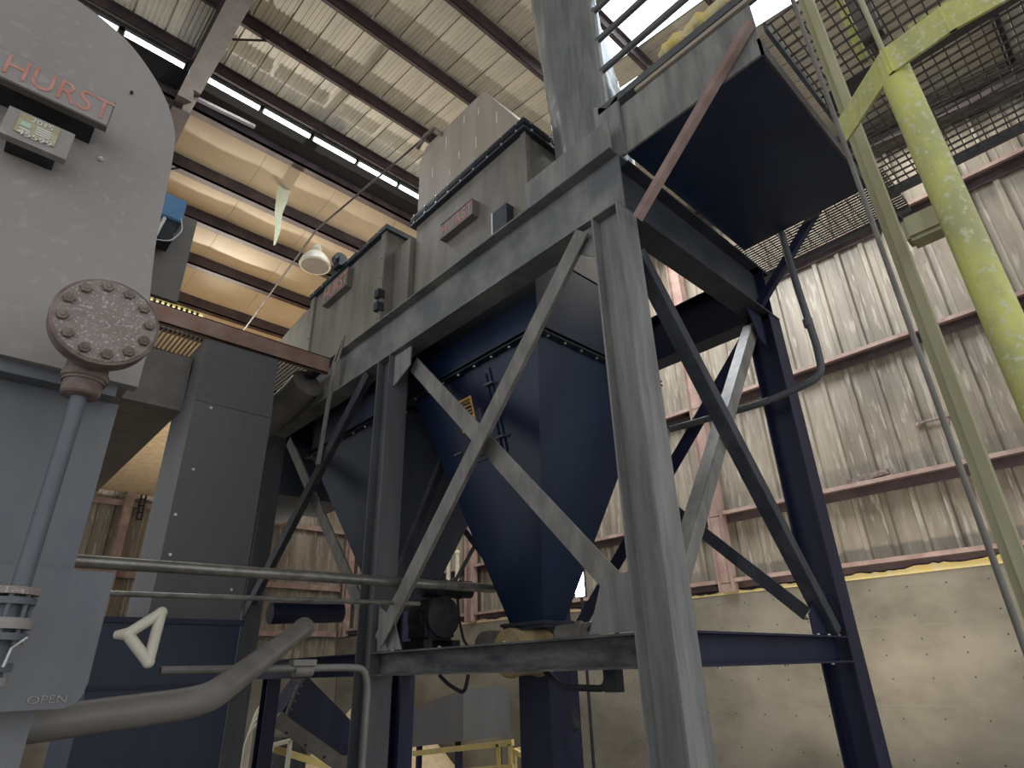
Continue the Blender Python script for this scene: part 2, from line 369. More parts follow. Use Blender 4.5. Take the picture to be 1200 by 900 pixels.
# black sheets painting in the shade of the ridge gap
b = BM(); box(b, (-10, 10.95, 11.85), (12.6, 11.7, 11.9)); box(b, (-10, yB, 12.3), (12.6, 12.1, 12.4)); finish('ridge_gap_sheet', b, mat('ridge_gap_shade', (.003, .003, .004), rough=.9), ce)
# insulation bays
edges = [11.78, 13.5, 14.95, 16.65, 18.5, 20.1, 21.8, 23.95]
for a, c in zip(edges, edges[1:]):
    bw = 1.9; first = None; nx = 12
    for i in range(nx):
        x0 = -10+i*bw
        if i == 0:
            bm = BM(); rings = []
            for s in range(7):
                t = s/6; y = a+.02+(c-a-.03)*t; z = roofz(y)+.12-.10*math.sin(math.pi*t)
                rings.append([Vector((x0+.004, y, z)), Vector((x0+.35, y, z-.012)), Vector((x0+bw*.5, y, z-.02)), Vector((x0+bw-.35, y, z-.012)), Vector((x0+bw-.004, y, z)), Vector((x0+bw-.004, y, z+.05)), Vector((x0+.004, y, z+.05))])
            loft(bm, rings); first = finish('insulation_panel', bm, M_INSUL, ce, smooth=True)
        else: inst(first, ce, (i*bw, 0, 0))
# a translucent strip low on the far slope
b = BM(); box(b, (-10, 19.1, roofz(19.3)-.02), (4.2, 19.9, roofz(19.3)-.03)); o = finish('skylight_panel', b, M_YSKY, ce)
b = BM()
for i in range(90): box(b, (-10+i*.157, 19.02, roofz(19.1)-.12), (-10+i*.157+.07, 19.09, roofz(19.1)-.02))
o = finish('corrugated_edge', b, M_PURL, ce); o['kind'] = 'stuff'
# rafters: two slopes each, one at X 1.1, others along the hall
for xr in (1.02, 12.3, -6.5):
    for ya, yb in ((-8, RY), (RY, 23.8)):
        bm = BM(); za, zb_ = roofz(ya)-.30, roofz(yb)-.30
        if ya == RY: za -= .15; zb_ -= .15
        isec(bm, (xr+.2, ya, za), (xr+.2, yb, zb_), (.62 if xr < 5 else .36), .36, .016); finish('rafter', bm, M_RAFT, ce)
# flange braces from the rafter to the purlins
for y in (5.66, 7.3, 8.95, 13.5, 14.95):
    bm = BM(); angle(bm, (1.42, y+.1, roofz(y)-.5), (2.0, y+.1, roofz(y)+.02), .05, .006); finish('flange_brace', bm, M_RAFT, ce)
bm = BM(); angle(bm, (1.3, 11.0, 11.2), (2.6, 11.0, 11.28), .07, .008); finish('flange_brace', bm, M_RAFT, ce)

# ================================================================ STEEL SUPPORT FRAME
X0, Y0 = 3.2, 2.12; XR = 5.755; YM = 5.44; YF = 8.8; ZB, ZT = 3.35, 3.96
fr = thing('support_frame', 'grey steel frame of columns, beams and cross braces carrying the hoppers', 'steel frame', (4.6, 5.5, -H))
def column(x, y, m, ztop=ZB, w=.255, d=.27):
    b = BM(); box(b, (x, y, -H), (x+w, y+.016, ztop)); box(b, (x, y+d-.016, -H), (x+w, y+d, ztop)); box(b, (x+w/2-.006-.03, y+.016, -H), (x+w/2+.006-.03, y+d-.016, ztop))
    box(b, (x-.05, y-.05, -H), (x+w+.05, y+d+.05, -H+.025))
    return finish('column', b, m, fr)
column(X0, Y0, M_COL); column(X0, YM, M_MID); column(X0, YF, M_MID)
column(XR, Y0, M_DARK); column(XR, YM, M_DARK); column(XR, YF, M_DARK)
def ybeam(x, y0, y1, z0, z1, m, w=.24, t=.018):
    b = BM(); box(b, (x, y0, z0), (x+w, y1, z0+t)); box(b, (x, y0, z1-t), (x+w, y1, z1)); box(b, (x+.11, y0, z0+t), (x+.125, y1, z1-t)); return finish('beam', b, m, fr)
def xbeam(y, x0, x1, z0, z1, m, w=.24, t=.018):
    b = BM(); box(b, (x0, y, z0), (x1, y+w, z0+t)); box(b, (x0, y, z1-t), (x1, y+w, z1)); box(b, (x0, y+.11, z0+t), (x1, y+.125, z1-t)); return finish('beam', b, m, fr)
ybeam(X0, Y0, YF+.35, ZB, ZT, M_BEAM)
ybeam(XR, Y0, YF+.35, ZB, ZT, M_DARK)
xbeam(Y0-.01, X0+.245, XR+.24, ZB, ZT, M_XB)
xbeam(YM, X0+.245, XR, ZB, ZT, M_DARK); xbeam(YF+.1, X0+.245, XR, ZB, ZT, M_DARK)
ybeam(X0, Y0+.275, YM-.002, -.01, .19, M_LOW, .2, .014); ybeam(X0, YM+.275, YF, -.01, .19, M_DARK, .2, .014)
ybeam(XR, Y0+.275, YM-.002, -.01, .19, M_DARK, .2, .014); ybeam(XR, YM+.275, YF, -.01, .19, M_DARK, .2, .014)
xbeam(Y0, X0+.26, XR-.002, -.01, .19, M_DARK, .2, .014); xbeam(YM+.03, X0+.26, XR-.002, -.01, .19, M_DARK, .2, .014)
b = BM()   # bolts on lower beams
for x in (5.25, 5.45, 5.65): hexbolt(b, (x, Y0+.03, .19), (0, 0, 1))
for y in (5.1, 4.4, 3.6): hexbolt(b, (X0+.03, y, .19), (0, 0, 1))
for x in (3.7, 4.6, 5.4): hexbolt(b, (x, Y0+.03, -.01), (0, 0, -1))
scatter('beam_bolt', b, M_BOLT, fr)
def brace(p, q, m, w=.11, hint=(1, 0, 0)):
    b = BM(); angle(b, p, q, w, .013, hint); return finish('brace', b, m, fr)
XF = X0+.09
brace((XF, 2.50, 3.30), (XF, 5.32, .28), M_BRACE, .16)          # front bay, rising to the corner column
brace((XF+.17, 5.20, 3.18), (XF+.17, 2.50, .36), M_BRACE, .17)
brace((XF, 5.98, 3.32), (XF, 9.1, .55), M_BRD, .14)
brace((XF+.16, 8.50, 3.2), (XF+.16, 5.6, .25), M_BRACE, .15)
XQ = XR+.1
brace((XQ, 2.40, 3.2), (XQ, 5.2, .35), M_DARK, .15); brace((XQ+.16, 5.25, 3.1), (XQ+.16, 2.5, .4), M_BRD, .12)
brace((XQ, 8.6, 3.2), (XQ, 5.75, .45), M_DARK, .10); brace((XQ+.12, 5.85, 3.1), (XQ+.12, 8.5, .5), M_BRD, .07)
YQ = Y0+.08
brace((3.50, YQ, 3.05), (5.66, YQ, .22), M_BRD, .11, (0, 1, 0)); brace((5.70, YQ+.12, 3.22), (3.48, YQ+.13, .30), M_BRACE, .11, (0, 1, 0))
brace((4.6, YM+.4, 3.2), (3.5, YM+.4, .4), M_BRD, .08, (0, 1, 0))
for pts in ([(X0+.06, 2.40, .20), (X0+.06, 2.80, .20), (X0+.06, 2.66, .52), (X0+.06, 2.40, .56)], [(X0+.06, 5.43, .20), (X0+.06, 5.02, .20), (X0+.06, 5.16, .46), (X0+.06, 5.43, .60)],
            [(X0+.06, 5.43, 3.34), (X0+.06, 5.1, 3.34), (X0+.06, 5.1, 3.1), (X0+.06, 5.43, 2.95)], [(X0+.06, 2.4, 3.34), (X0+.06, 2.65, 3.34), (X0+.06, 2.6, 3.15), (X0+.06, 2.4, 3.0)]):
    b = BM(); prism(b, pts, (.014, 0, 0)); finish('gusset_plate', b, M_COL, fr)
for pts in ([(5.75, YQ, .20), (5.3, YQ, .20), (5.3, YQ, .36), (5.5, YQ, .55), (5.75, YQ, .55)], [(5.75, YQ, 3.34), (5.45, YQ, 3.34), (5.6, YQ, 3.0), (5.75, YQ, 2.95)]):
    b = BM(); prism(b, pts, (0, .014, 0)); finish('gusset_plate', b, M_DARK, fr)
# short post under the second bay
b = BM(); isec(b, (3.38, 8.0, -H), (3.38, 8.0, -.01), .16, .16, .012, (0, 1, 0)); finish('post', b, M_DARK, fr)
# stiffener plates standing on the beam near the corner
b = BM(); box(b, (X0+.02, 2.12, ZT), (X0+.034, 3.15, 4.29)); finish('side_plate', b, M_FASC, fr)
# hanger strap on the beam
b = BM(); bar(b, (X0-.03, 6.95, 2.4), (X0-.03, 6.78, 3.78), .09, .02, hint=(1, 0, 0)); bar(b, (X0-.03, 6.72, 3.75), (X0-.02, 6.60, 4.1), .03, .02, hint=(1, 0, 0)); bar(b, (X0-.03, 6.86, 3.75), (X0-.02, 6.62, 4.12), .03, .02, hint=(1, 0, 0))
finish('hanger_strap', b, M_BRACE, fr)

# ================================================================ HOPPERS
def hopper(label, x0, x1, y0, y1, z1, ox0, ox1, oy0, oy1, oz, m, door=False, ztop=3.94):
    h = thing('hopper', label, 'hopper', ((x0+x1)/2, (y0+y1)/2, -H), 'hoppers hanging in the steel frame')
    b = BM(); loft(b, [[Vector(p) for p in ((x0, y0, ztop), (x1, y0, ztop), (x1, y1, ztop), (x0, y1, ztop))], [Vector(p) for p in ((x0, y0, z1), (x1, y0, z1), (x1, y1, z1), (x0, y1, z1))]])
    finish('hopper_skirt', b, m, h)
    b = BM(); loft(b, [[Vector(p) for p in ((x0, y0, z1-.01), (x1, y0, z1-.01), (x1, y1, z1-.01), (x0, y1, z1-.01))], [Vector(p) for p in ((ox0, oy0, oz), (ox1, oy0, oz), (ox1, oy1, oz), (ox0, oy1, oz))]])
    finish('hopper_cone', b, m, h)
    b = BM(); e = .07
    for z in (z1, z1-.05):
        box(b, (x0-e, y0-e, z-.012), (x1+e, y0, z)); box(b, (x0-e, y1, z-.012), (x1+e, y1+e, z)); box(b, (x0-e, y0, z-.012), (x0, y1, z)); box(b, (x1, y0, z-.012), (x1+e, y1, z))
    finish('hopper_flange', b, M_FLNG, h)
    b = BM()
    for i in range(8): 
        hexbolt(b, (x0-.035, y0+.1+i*(y1-y0-.2)/7, z1-.062), (0, 0, -1), .016, .02)
        hexbolt(b, (x0+.1+i*(x1-x0-.2)/7, y0-.035, z1-.062), (0, 0, -1), .016, .02)
    scatter('flange_bolt', b, M_BOLT, h)
    b = BM(); box(b, (ox0-.07, oy0-.07, oz-.03), (ox1+.07, oy1+.07, oz)); finish('outlet_flange', b, M_FLNG, h)
    return h
HX0, HX1, HY0, HY1, HZ = 3.66, 5.56, 3.5, 5.62, 3.0
OX0, OX1, OY0, OY1, OZ = 4.34, 4.64, 4.28, 4.74, .42
h1 = hopper('navy pyramid hopper in the near bay with access door and caution label', HX0, HX1, HY0, HY1, HZ, OX0, OX1, OY0, OY1, OZ, M_NAVY)
h2 = hopper('blue-grey pyramid hopper in the far bay behind the middle column', 3.66, 5.56, 5.95, 8.3, 3.0, 4.4, 4.86, 6.9, 7.4, .8, M_HOP)
# access door on the sloping -X face of hopper 1
def face_pt(u, v, off=0.0):   # u along Y, v = z
    t = (HZ-v)/(HZ-OZ); x = HX0+(OX0-HX0)*t; n = Vector((-(HZ-OZ), 0, -(OX0-HX0))).normalized()
    return Vector((x, u, v))+n*off
def slab(u0, u1, v0, v1, a, c):
    bm = BM(); loft(bm, [[face_pt(u0, v0, a), face_pt(u1, v0, a), face_pt(u1, v1, a), face_pt(u0, v1, a)], [face_pt(u0, v0, c), face_pt(u1, v0, c), face_pt(u1, v1, c), face_pt(u0, v1, c)]]); return bm
finish('access_door', slab(4.3, 4.92, 2.05, 2.82, 0.0, .04), M_DARK, h1)
fb = slab(4.25, 4.97, 2.0, 2.87, 0, .02); finish('door_frame', fb, M_NAVY, h1)
b = BM()
for u, v in ((4.27, 2.7), (4.27, 2.15), (4.95, 2.7), (4.95, 2.15)): bar(b, face_pt(u-.06, v, .05), face_pt(u+.06, v, .05), .03, .02)
scatter('door_clamp', b, M_MID, h1)
b = BM(); tube(b, [face_pt(4.45, 2.5, .04), face_pt(4.45, 2.5, .09), face_pt(4.45, 2.32, .09), face_pt(4.45, 2.32, .04)], .008, 8); finish('door_handle', b, M_MID, h1)
lab = finish('caution_label', slab(4.58, 4.82, 2.34, 2.68, .041, .045), M_ORANGE, h1); lab['label'] = 'orange caution label'
b = BM()
for v0, v1, w in ((2.60, 2.655, .09), (2.555, 2.585, .1), (2.52, 2.545, .1), (2.485, 2.51, .1), (2.44, 2.448, .09), (2.415, 2.423, .09), (2.39, 2.398, .09), (2.365, 2.373, .09)):
    s = slab(4.70-w, 4.70+w, v0, v1, .0455, .047); me = bpy.data.meshes.new('t'); s.to_mesh(me); b.from_mesh(me); s.free(); bpy.data.meshes.remove(me)
scatter('label_print', b, M_BLACK, h1)
lettering('CAUTION', .045, face_pt(4.70, 2.627, .0475), (0, -1, 0), face_pt(0, 1)-face_pt(0, 0), M_ORANGE, h1)

# rotary valve and drive under hopper 1
rv = thing('rotary_valve', 'dust-covered rotary valve with round housing under the near hopper', 'valve', (4.6, 4.5, 0.0))
b = BM(); box(b, (4.30, 4.22, .36), (4.92, 4.80, .39)); finish('top_flange', b, M_FLNG, rv)
b = BM(); lathe(b, (3.98, 4.42, .15), [(.12, 0), (.2, .02), (.21, .05), (.21, .10), (.19, .12), (.19, .40), (.21, .42), (.21, .48)], 28, (1, 0, 0)); finish('valve_body', b, mat('dust_coated_casting', (.42, .30, .15), (.30, .22, .12), 9, rough=.9, bump=.5), rv, smooth=True)
b = BM(); lathe(b, (4.28, 4.06, .25), [(.09, 0), (.11, .02), (.11, .2), (.13, .21), (.13, .25), (.11, .26), (.11, .38), (.07, .4)], 20, (.45, -1, .05)); finish('valve_motor', b, M_PANEL, rv, smooth=True)
b = BM(); tube(b, [(4.3, 3.7, .3), (4.3, 3.5, .42), (4.28, 3.38, .36), (4.28, 3.36, .1)], .018, 8, .1); finish('motor_cable', b, M_BLACK, rv, smooth=True)
b = BM(); lathe(b, (4.1, 4.86, .22), [(.05, 0), (.14, .01), (.15, .1), (.15, .22), (.1, .25)], 20, (1, .1, 0)); finish('bearing_housing', b, M_PANEL, rv, smooth=True)
# discharge chute below
b = BM(); loft(b, [[Vector((4.4, 4.3, .03)), Vector((4.8, 4.3, .03)), Vector((4.8, 4.7, .03)), Vector((4.4, 4.7, .03))], [Vector((4.4, 4.3, -H)), Vector((4.8, 4.3, -H)), Vector((4.8, 4.7, -H)), Vector((4.4, 4.7, -H))]])
o = finish('discharge_chute', b, M_DARK, rv)

# second drive: gearmotor at the middle column
gm = thing('gearmotor', 'dark gearmotor with finned motor standing on the lower beam', 'motor', (4.0, 5.6, .19))
gm_off = Vector((.12, .50, 0))
b = BM(); box(b, (3.55, 4.78, .19), (4.15, 5.25, .22)); box(b, (3.6, 4.82, .22), (3.7, 5.2, .30)); box(b, (3.95, 4.82, .22), (4.05, 5.2, .30)); bmesh.ops.translate(b, verts=b.verts[:], vec=gm_off); finish('mounting_base', b, M_BLACK, gm)
b = BM(); lathe(b, (3.85, 5.25, .52), [(.1, 0), (.19, .03), (.2, .06), (.2, .28), (.16, .3), (.16, .34), (.2, .36), (.2, .42), (.08, .44)], 24, (0, -1, 0))
bmesh.ops.translate(b, verts=b.verts[:], vec=gm_off); finish('gearbox', b, M_BLACK, gm, smooth=True)
b = BM(); box(b, (3.66, 4.86, .3), (4.02, 5.22, .62)); bmesh.ops.bevel(b, geom=b.edges[:], offset=.03, segments=2, affect='EDGES'); bmesh.ops.translate(b, verts=b.verts[:], vec=gm_off); finish('gear_housing', b, M_BLACK, gm)
b = BM(); cyl(b, (3.75, 5.1, .82), (4.3, 4.95, .82), .09, .09, 20)
for i in range(8): cyl(b, Vector((3.80, 5.087, .82))+Vector((.052, -.014, 0))*i, Vector((3.81, 5.084, .82))+Vector((.052, -.014, 0))*i, .1, .1, 20)
bmesh.ops.translate(b, verts=b.verts[:], vec=gm_off); finish('motor', b, M_BLACK, gm, smooth=False)
b = BM(); tube(b, [(4.15, 5.0, .74), (4.18, 5.0, .5), (4.2, 4.95, .3), (4.25, 4.9, .22)], .014, 8, .1); bmesh.ops.translate(b, verts=b.verts[:], vec=gm_off); finish('motor_cable', b, M_BLACK, gm)
# cables under the beam
b = BM(); tube(b, [(3.5, 4.75, -.02), (3.5, 4.6, -.1), (3.5, 4.4, -.16), (3.5, 4.35, -.02)], .016, 8, .12); o = finish('drooping_cable', b, M_BLACK, smooth=True); tag(o, 'black cable looping under the lower beam beside the middle column', 'cable')
b = BM(); tube(b, [(3.4, 3.35, -.01), (3.4, 3.2, -.11), (3.4, 2.82, -.12), (3.4, 2.78, -.02)], .022, 10, .05); box(b, (3.37, 2.70, -.14), (3.45, 2.80, -.01)); o = finish('conduit_fitting', b, M_BLACK, smooth=True); tag(o, 'black conduit elbow and box under the beam beside the corner column', 'conduit')
b = BM(); tube(b, [(3.4, 3.12, -.01), (3.4, 3.12, -.24)], .006, 6); cyl(b, (3.4, 3.12, -.24), (3.4, 3.09, -.36), .03, .035, 12); cyl(b, (3.4, 3.09, -.36), (3.4, 3.09, -.38), .02, .02, 10); o = finish('hanging_plug', b, M_BLACK); tag(o, 'small black plug hanging on a cord under the lower beam', 'plug')

# ================================================================ HOUSINGS ON TOP
def bolts_row(b, p, q, n, ax, r=.018): 
    p = Vector(p); q = Vector(q)
    for i in range(n): hexbolt(b, p+(q-p)*(i/(n-1)), ax, r, .016)
hs = thing('collector_housing', 'tall sheet-steel dust collector housing with tan hood and red sign', 'housing', (4.6, 4.55, 3.96))
b = BM(); box(b, (3.6, 3.5, 3.97), (5.6, 5.64, 5.55)); finish('lower_casing', b, M_BOX, hs)
b = BM()
for z in (5.55, 5.66):
    box(b, (3.53, 3.43, z), (5.67, 5.70, z+.045))
box(b, (3.57, 3.47, 5.595), (5.63, 5.66, 5.66)); box(b, (3.525, 3.425, 5.618), (5.675, 5.705, 5.637)); finish('joint_flange', b, M_FLNG, hs)
b = BM(); bolts_row(b, (3.53, 3.55, 5.57), (3.53, 5.6, 5.57), 9, (-1, 0, 0)); bolts_row(b, (3.53, 3.55, 5.685), (3.53, 5.6, 5.685), 9, (-1, 0, 0)); bolts_row(b, (3.65, 3.43, 5.57), (5.5, 3.43, 5.57), 7, (0, -1, 0)); bolts_row(b, (3.65, 3.43, 5.685), (5.5, 3.43, 5.685), 7, (0, -1, 0)); scatter('flange_bolt', b, M_BOLT, hs)
b = BM(); prism(b, [(3.6, 3.5, 5.70), (3.6, 5.64, 5.70), (3.6, 5.64, 6.75), (3.6, 5.50, 6.95), (3.6, 4.2, 6.90)], (2.0, 0, 0)); finish('tan_hood', b, M_TAN, hs)
b = BM()
for y, z, l in ((5.3, 6.2, .2), (5.0, 6.5, .25), (4.6, 6.65, .16), (4.7, 6.1, .12), (4.35, 6.0, .2), (4.3, 6.55, .12), (3.95, 6.1, .2), (4.9, 5.95, .1)): box(b, (3.595, y, z), (3.6, y+.012, z+l))
scatter('paint_drip', b, M_WHITE, hs)
b = BM(); box(b, (3.585, 3.47, 3.97), (3.60, 3.55, 5.55)); box(b, (3.59, 3.485, 3.97), (3.68, 3.5, 5.55)); finish('corner_seam', b, M_BOX, hs)
b = BM(); box(b, (3.50, 3.72, 4.30), (3.60, 3.95, 4.62)); o = finish('bracket_box', b, M_FLNG, hs)
b = BM(); box(b, (3.495, 3.95, 4.28), (3.60, 3.97, 4.62)); finish('bracket_lip', b, M_WHITE, hs)
b = BM(); tube(b, [(3.62, 5.1, 6.85), (3.5, 5.15, 6.95), (3.45, 5.3, 6.9), (3.45, 5.5, 6.8)], .03, 8); finish('lifting_lug', b, M_RUST, hs)
def sign(parent, y0, y1, z0, z1, x):
    s = BM(); box(s, (x-.09, y0, z0), (x, y1, z1)); sb = finish('name_board', s, M_PANEL, parent)
    s = BM(); t = .012; box(s, (x-.097, y0, z0), (x-.09, y1, z0+t)); box(s, (x-.097, y0, z1-t), (x-.09, y1, z1)); finish('board_edge', s, M_MID, sb)
    ly = (y0+y1)/2; lettering('HURST', (z1-z0)*1.0, (x-.092, ly, (z0+z1)/2), (0, -1, 0), (0, 0, 1), M_REDTXT, sb, (y1-y0)/(z1-z0)/3.1)
sign(hs, 4.32, 4.95, 4.86, 5.10, 3.6)

h3 = thing('middle_housing', 'grey sheet-steel housing with bolted seams between tall housing and end box', 'housing', (4.5, 7.1, 3.96))
b = BM(); box(b, (3.4, 6.05, 3.97), (5.6, 8.32, 5.70)); finish('casing', b, M_BOX, h3)
b = BM(); box(b, (3.33, 6.0, 5.62), (5.6, 8.36, 5.70)); finish('top_angle', b, M_FLNG, h3)
b = BM(); box(b, (3.36, 6.04, 3.97), (3.40, 6.16, 5.62)); finish('seam_strip', b, M_BOX, h3)
b = BM(); box(b, (3.36, 8.2, 3.97), (3.40, 8.34, 5.62)); finish('seam_strip', b, M_BOX, h3)
b = BM(); bolts_row(b, (3.36, 6.1, 4.2), (3.36, 6.1, 5.5), 5, (-1, 0, 0)); bolts_row(b, (3.36, 8.27, 4.2), (3.36, 8.27, 5.5), 5, (-1, 0, 0)); bolts_row(b, (3.33, 6.2, 5.66), (3.33, 8.2, 5.66), 8, (-1, 0, 0)); scatter('seam_bolt', b, M_BOLT, h3)
sign(h3, 7.0, 7.75, 5.18, 5.52, 3.4)
b = BM(); cyl(b, (3.3, 7.35, 5.8), (3.3, 7.25, 5.8), .11, .11, 16); box(b, (3.25, 7.2, 5.65), (3.35, 7.4, 5.8)); finish('lifting_eye', b, M_FLNG, h3)
b = BM(); box(b, (3.30, 6.02, 4.5), (3.4, 6.12, 4.62)); box(b, (3.30, 6.02, 4.3), (3.4, 6.12, 4.42)); scatter('hinge', b, M_FLNG, h3)
b = BM(); box(b, (3.52, 5.66, 3.97), (5.5, 6.04, 5.35)); finish('transition_duct', b, M_BOX, h3)
h4 = thing('end_housing', 'small sheet-steel end box past the bolted seam, orange blotch on its side', 'housing', (4.5, 9.1, 3.96))
b = BM(); prism(b, [(3.5, 8.36, 3.97), (3.5, 9.95, 3.97), (3.5, 9.95, 5.55), (3.5, 8.9, 5.70), (3.5, 8.36, 5.65)], (2.0, 0, 0)); finish('casing', b, M_BOX, h4)
b = BM(); box(b, (3.44, 9.85, 3.97), (3.5, 9.98, 5.4)); finish('seam_strip', b, M_MID, h4)
b = BM(); prism(b, [(3.496, 9.35, 4.9), (3.496, 9.55, 4.95), (3.496, 9.65, 5.2), (3.496, 9.5, 5.32), (3.496, 9.4, 5.1)], (.003, 0, 0)); finish('orange_blotch', b, M_REDTXT, h4)

# silver round duct rising by the housing
b = BM(); pts = [Vector((4.1, 2.88, 4.0)), Vector((4.1, 2.9, 4.8)), Vector((4.1, 2.94, 5.6)), Vector((4.1, 3.02, 6.3)), Vector((4.1, 3.08, 7.0)), Vector((4.1, 3.13, 8)), Vector((4.1, 3.17, 9)), Vector((4.1, 3.2, 10.6))]
P = []
for a, c in zip(pts, pts[1:]):
    for j in range(8): P.append(a.lerp(c, j/8))
P.append(pts[-1])
tube(b, P, .36, 40, rs=[.36+.05*min(1, i/10)+random.uniform(-.008, .008) for i in range(len(P))])
for v in b.verts:
    a = math.atan2(v.co.y-3.05, v.co.x-4.1); v.co += Vector((math.cos(a), math.sin(a), 0))*(.012*math.sin(a*9+v.co.z*.8)+.012*math.sin(a*5-v.co.z*2))
o = finish('round_duct', b, M_GRAY, smooth=True); tag(o, 'large crumpled silver-grey round duct rising past the tan hood', 'duct')

# ================================================================ UPPER PLATFORM (near, top right)
pf = thing('upper_platform', 'steel platform with shade-darkened navy underside above the corner column, tan fascia, grey railing', 'platform', (4.4, 1.5, 4.0))
b = BM(); box(b, (3.42, .87, 4.0), (5.42, 2.1, 4.03)); finish('floor_plate', b, M_NAVY, pf)
b = BM(); box(b, (3.40, .85, 4.0), (3.42, 2.35, 4.55)); o = finish('side_fascia', b, M_FASC, pf)
b = BM(); box(b, (3.40, .85, 4.0), (5.45, .868, 4.16)); o = finish('front_fascia', b, M_RAFT, pf)
b = BM(); box(b, (5.42, .87, 4.0), (5.44, 2.1, 4.12)); finish('rear_fascia', b, M_DARK, pf)
b = BM(); prism(b, [(3.36, 2.08, 3.96), (3.36, 2.35, 3.96), (3.36, 2.35, 4.75), (3.36, 2.20, 4.60), (3.36, 2.08, 4.66)], (.03, 0, 0)); finish('post_plate', b, M_COL, pf)
b = BM(); box(b, (3.36, .72, 4.60), (3.46, 2.3, 4.68)); finish('toe_angle', b, M_MID, pf)
b = BM(); box(b, (3.37, .72, 4.555), (3.40, 1.9, 4.595)); finish('toe_board', b, M_TAN, pf)
for z in (5.16, 5.60, 6.05):
    b = BM(); tube(b, [(3.40, 2.24, z), (3.40, -.5, z)], .032, 12); finish('rail', b, M_MID, pf, smooth=True)
for y in (2.24, .35):
    b = BM(); bar(b, (3.40, y, 4.6), (3.40, y, 6.1), .05, .05); finish('rail_post', b, M_COL, pf)
b = BM(); angle(b, (3.35, 2.05, 3.22), (3.35, .86, 4.3), .06, .01, (1, 0, 0)); finish('knee_brace', b, M_GIRT, pf)
b = BM(); angle(b, (5.7, 2.2, 3.42), (5.7, 1.3, 4.3), .07, .01, (1, 0, 0)); finish('knee_brace', b, M_DARK, pf)
b = BM(); fp = [Vector((3.45+.02*math.sin(k*1.3), 1.66-.045*k, 4.83+.012*math.sin(k*.9))) for k in range(22)]; tube(b, fp, .06, 12, rs=[.02]+[.055+random.uniform(-.012, .018) for _ in range(20)]+[.02]); o = finish('foam_roll', b, M_YFOAM, smooth=True); tag(o, 'yellow foam strip lying behind the platform toe board', 'foam')

# wire grid catwalk
def wiregrid(x0, x1, y0, y1, z, sx, sy, parent, r=.005):
    bm = BM(); nx = int((x1-x0)/sx); ny = int((y1-y0)/sy)
    for i in range(nx+1): x = x0+i*sx; box(bm, (x-r, y0, z-.02), (x+r, y1, z))
    for j in range(ny+1): y = y0+j*sy; box(bm, (x0, y-r, z), (x1, y+r, z+.008))
    o = finish('grating_bars', bm, M_WIRE, parent); o['kind'] = 'stuff'; return o
cw = thing('wire_catwalk', 'open wire-grid catwalk beside the navy platform, seen from below', 'catwalk', (5, -.8, 4.5))
wiregrid(3.62, 6.4, -2.6, .84, 4.5, .1, .085, cw)
b = BM(); box(b, (6.38, -2.6, 4.44), (6.42, .84, 4.52)); box(b, (3.6, .82, 4.42), (6.42, .85, 4.52)); finish('edge_angle', b, M_MID, cw)
b = BM(); box(b, (4.6, -2.6, 4.30), (4.68, .8, 4.48)); finish('joist', b, M_RAFT, cw)
b = BM(); q = at(1013, 72, Z=4.52); bar(b, q, q+Vector((0, 0, 1.5)), .06, .06); finish('yellow_post', b, M_YEL, cw)
b = BM(); tube(b, [(5.2, .1, 5.2), (5.2, -2.5, 5.2)], .03, 10); finish('yellow_handrail', b, M_YEL, cw, smooth=True)
b = BM(); box(b, (5.5, .855, 4.30), (6.7, .90, 4.42)); finish('end_joist', b, M_DARK, cw)
b = BM(); q = at(1025, 45, Z=4.52); bar(b, q, q+Vector((0, 0, 1.9)), .14, .14); finish('grey_post', b, M_PANEL, cw)
cw2 = thing('lower_grating', 'dull steel grating strip just past the navy platform edge', 'grating', (5.8, 1.5, 4.1))
wiregrid(5.46, 6.2, .7, 2.5, 4.12, .045, .1, cw2, .003)
b = BM(); box(b, (6.2, .7, 4.06), (6.23, 2.5, 4.13)); finish('edge_angle', b, M_MID, cw2)

# grey pipe by rear column
b = BM(); tube(b, [(5.6, 1.74, 4.09), (5.6, 1.73, 3.4), (5.6, 1.70, 2.7), (5.6, 1.72, 2.40), (5.6, 2.27, 2.33), (5.6, 3.4, 2.38)], .035, 12, .3); cyl(b, (5.6, 1.72, 3.02), (5.6, 1.72, 2.94), .045, .045, 14)
o = finish('grey_conduit', b, M_MID, smooth=True); tag(o, 'grey pipe bending round the rear right column', 'pipe')

# ================================================================ LADDER CAGE (yellow, right)
lc = thing('ladder_cage', 'dusty yellow ladder cage with flat hoops and upright straps', 'ladder cage', (2.1, .1, .3))
hz = 1.90
hp = [at(x, y, Z=hz) for x, y in ((990, 150), (1040, 72), (1110, 22), (1180, -18), (1270, -50))]
b = BM()
for a, c in zip(hp, hp[1:]): 
    e = (c-a).normalized()*.01; bar(b, a-e, c+e, .010, .12)
finish('hoop', b, M_YEL, lc)
b = BM(); tube(b, [(2.03, .125, -H), (2.03, .125, hz+.03)], .048, 20); finish('upright', b, M_YEL, lc, smooth=True)
up_ = thing('ladder_stile', 'long olive-yellow ladder side rail running down past the ribbed wall', 'ladder rail', (2.55, .36, .0))
b = BM(); bar(b, (2.55, .36, -H), (2.55, .36, 4.6), .035, .055, hint=(1, 0, 0)); bar(b, (2.58, .385, -H), (2.58, .385, 4.6), .05, .006, hint=(1, 0, 0)); finish('rail', b, M_OLIVE, up_)
b = BM()
for i in range(16): hexbolt(b, (2.53, .355, .1+i*.28), (-1, -.2, 0), .007, .006)
scatter('rail_bolt', b, M_BOLT, up_)
b = BM(); tube(b, [(2.9, .487, -H), (2.9, .487, 4.5)], .012, 10); o = finish('ladder_rod', b, M_PIPE, smooth=True); tag(o, 'thin round olive rod standing behind the ladder rail', 'rod')
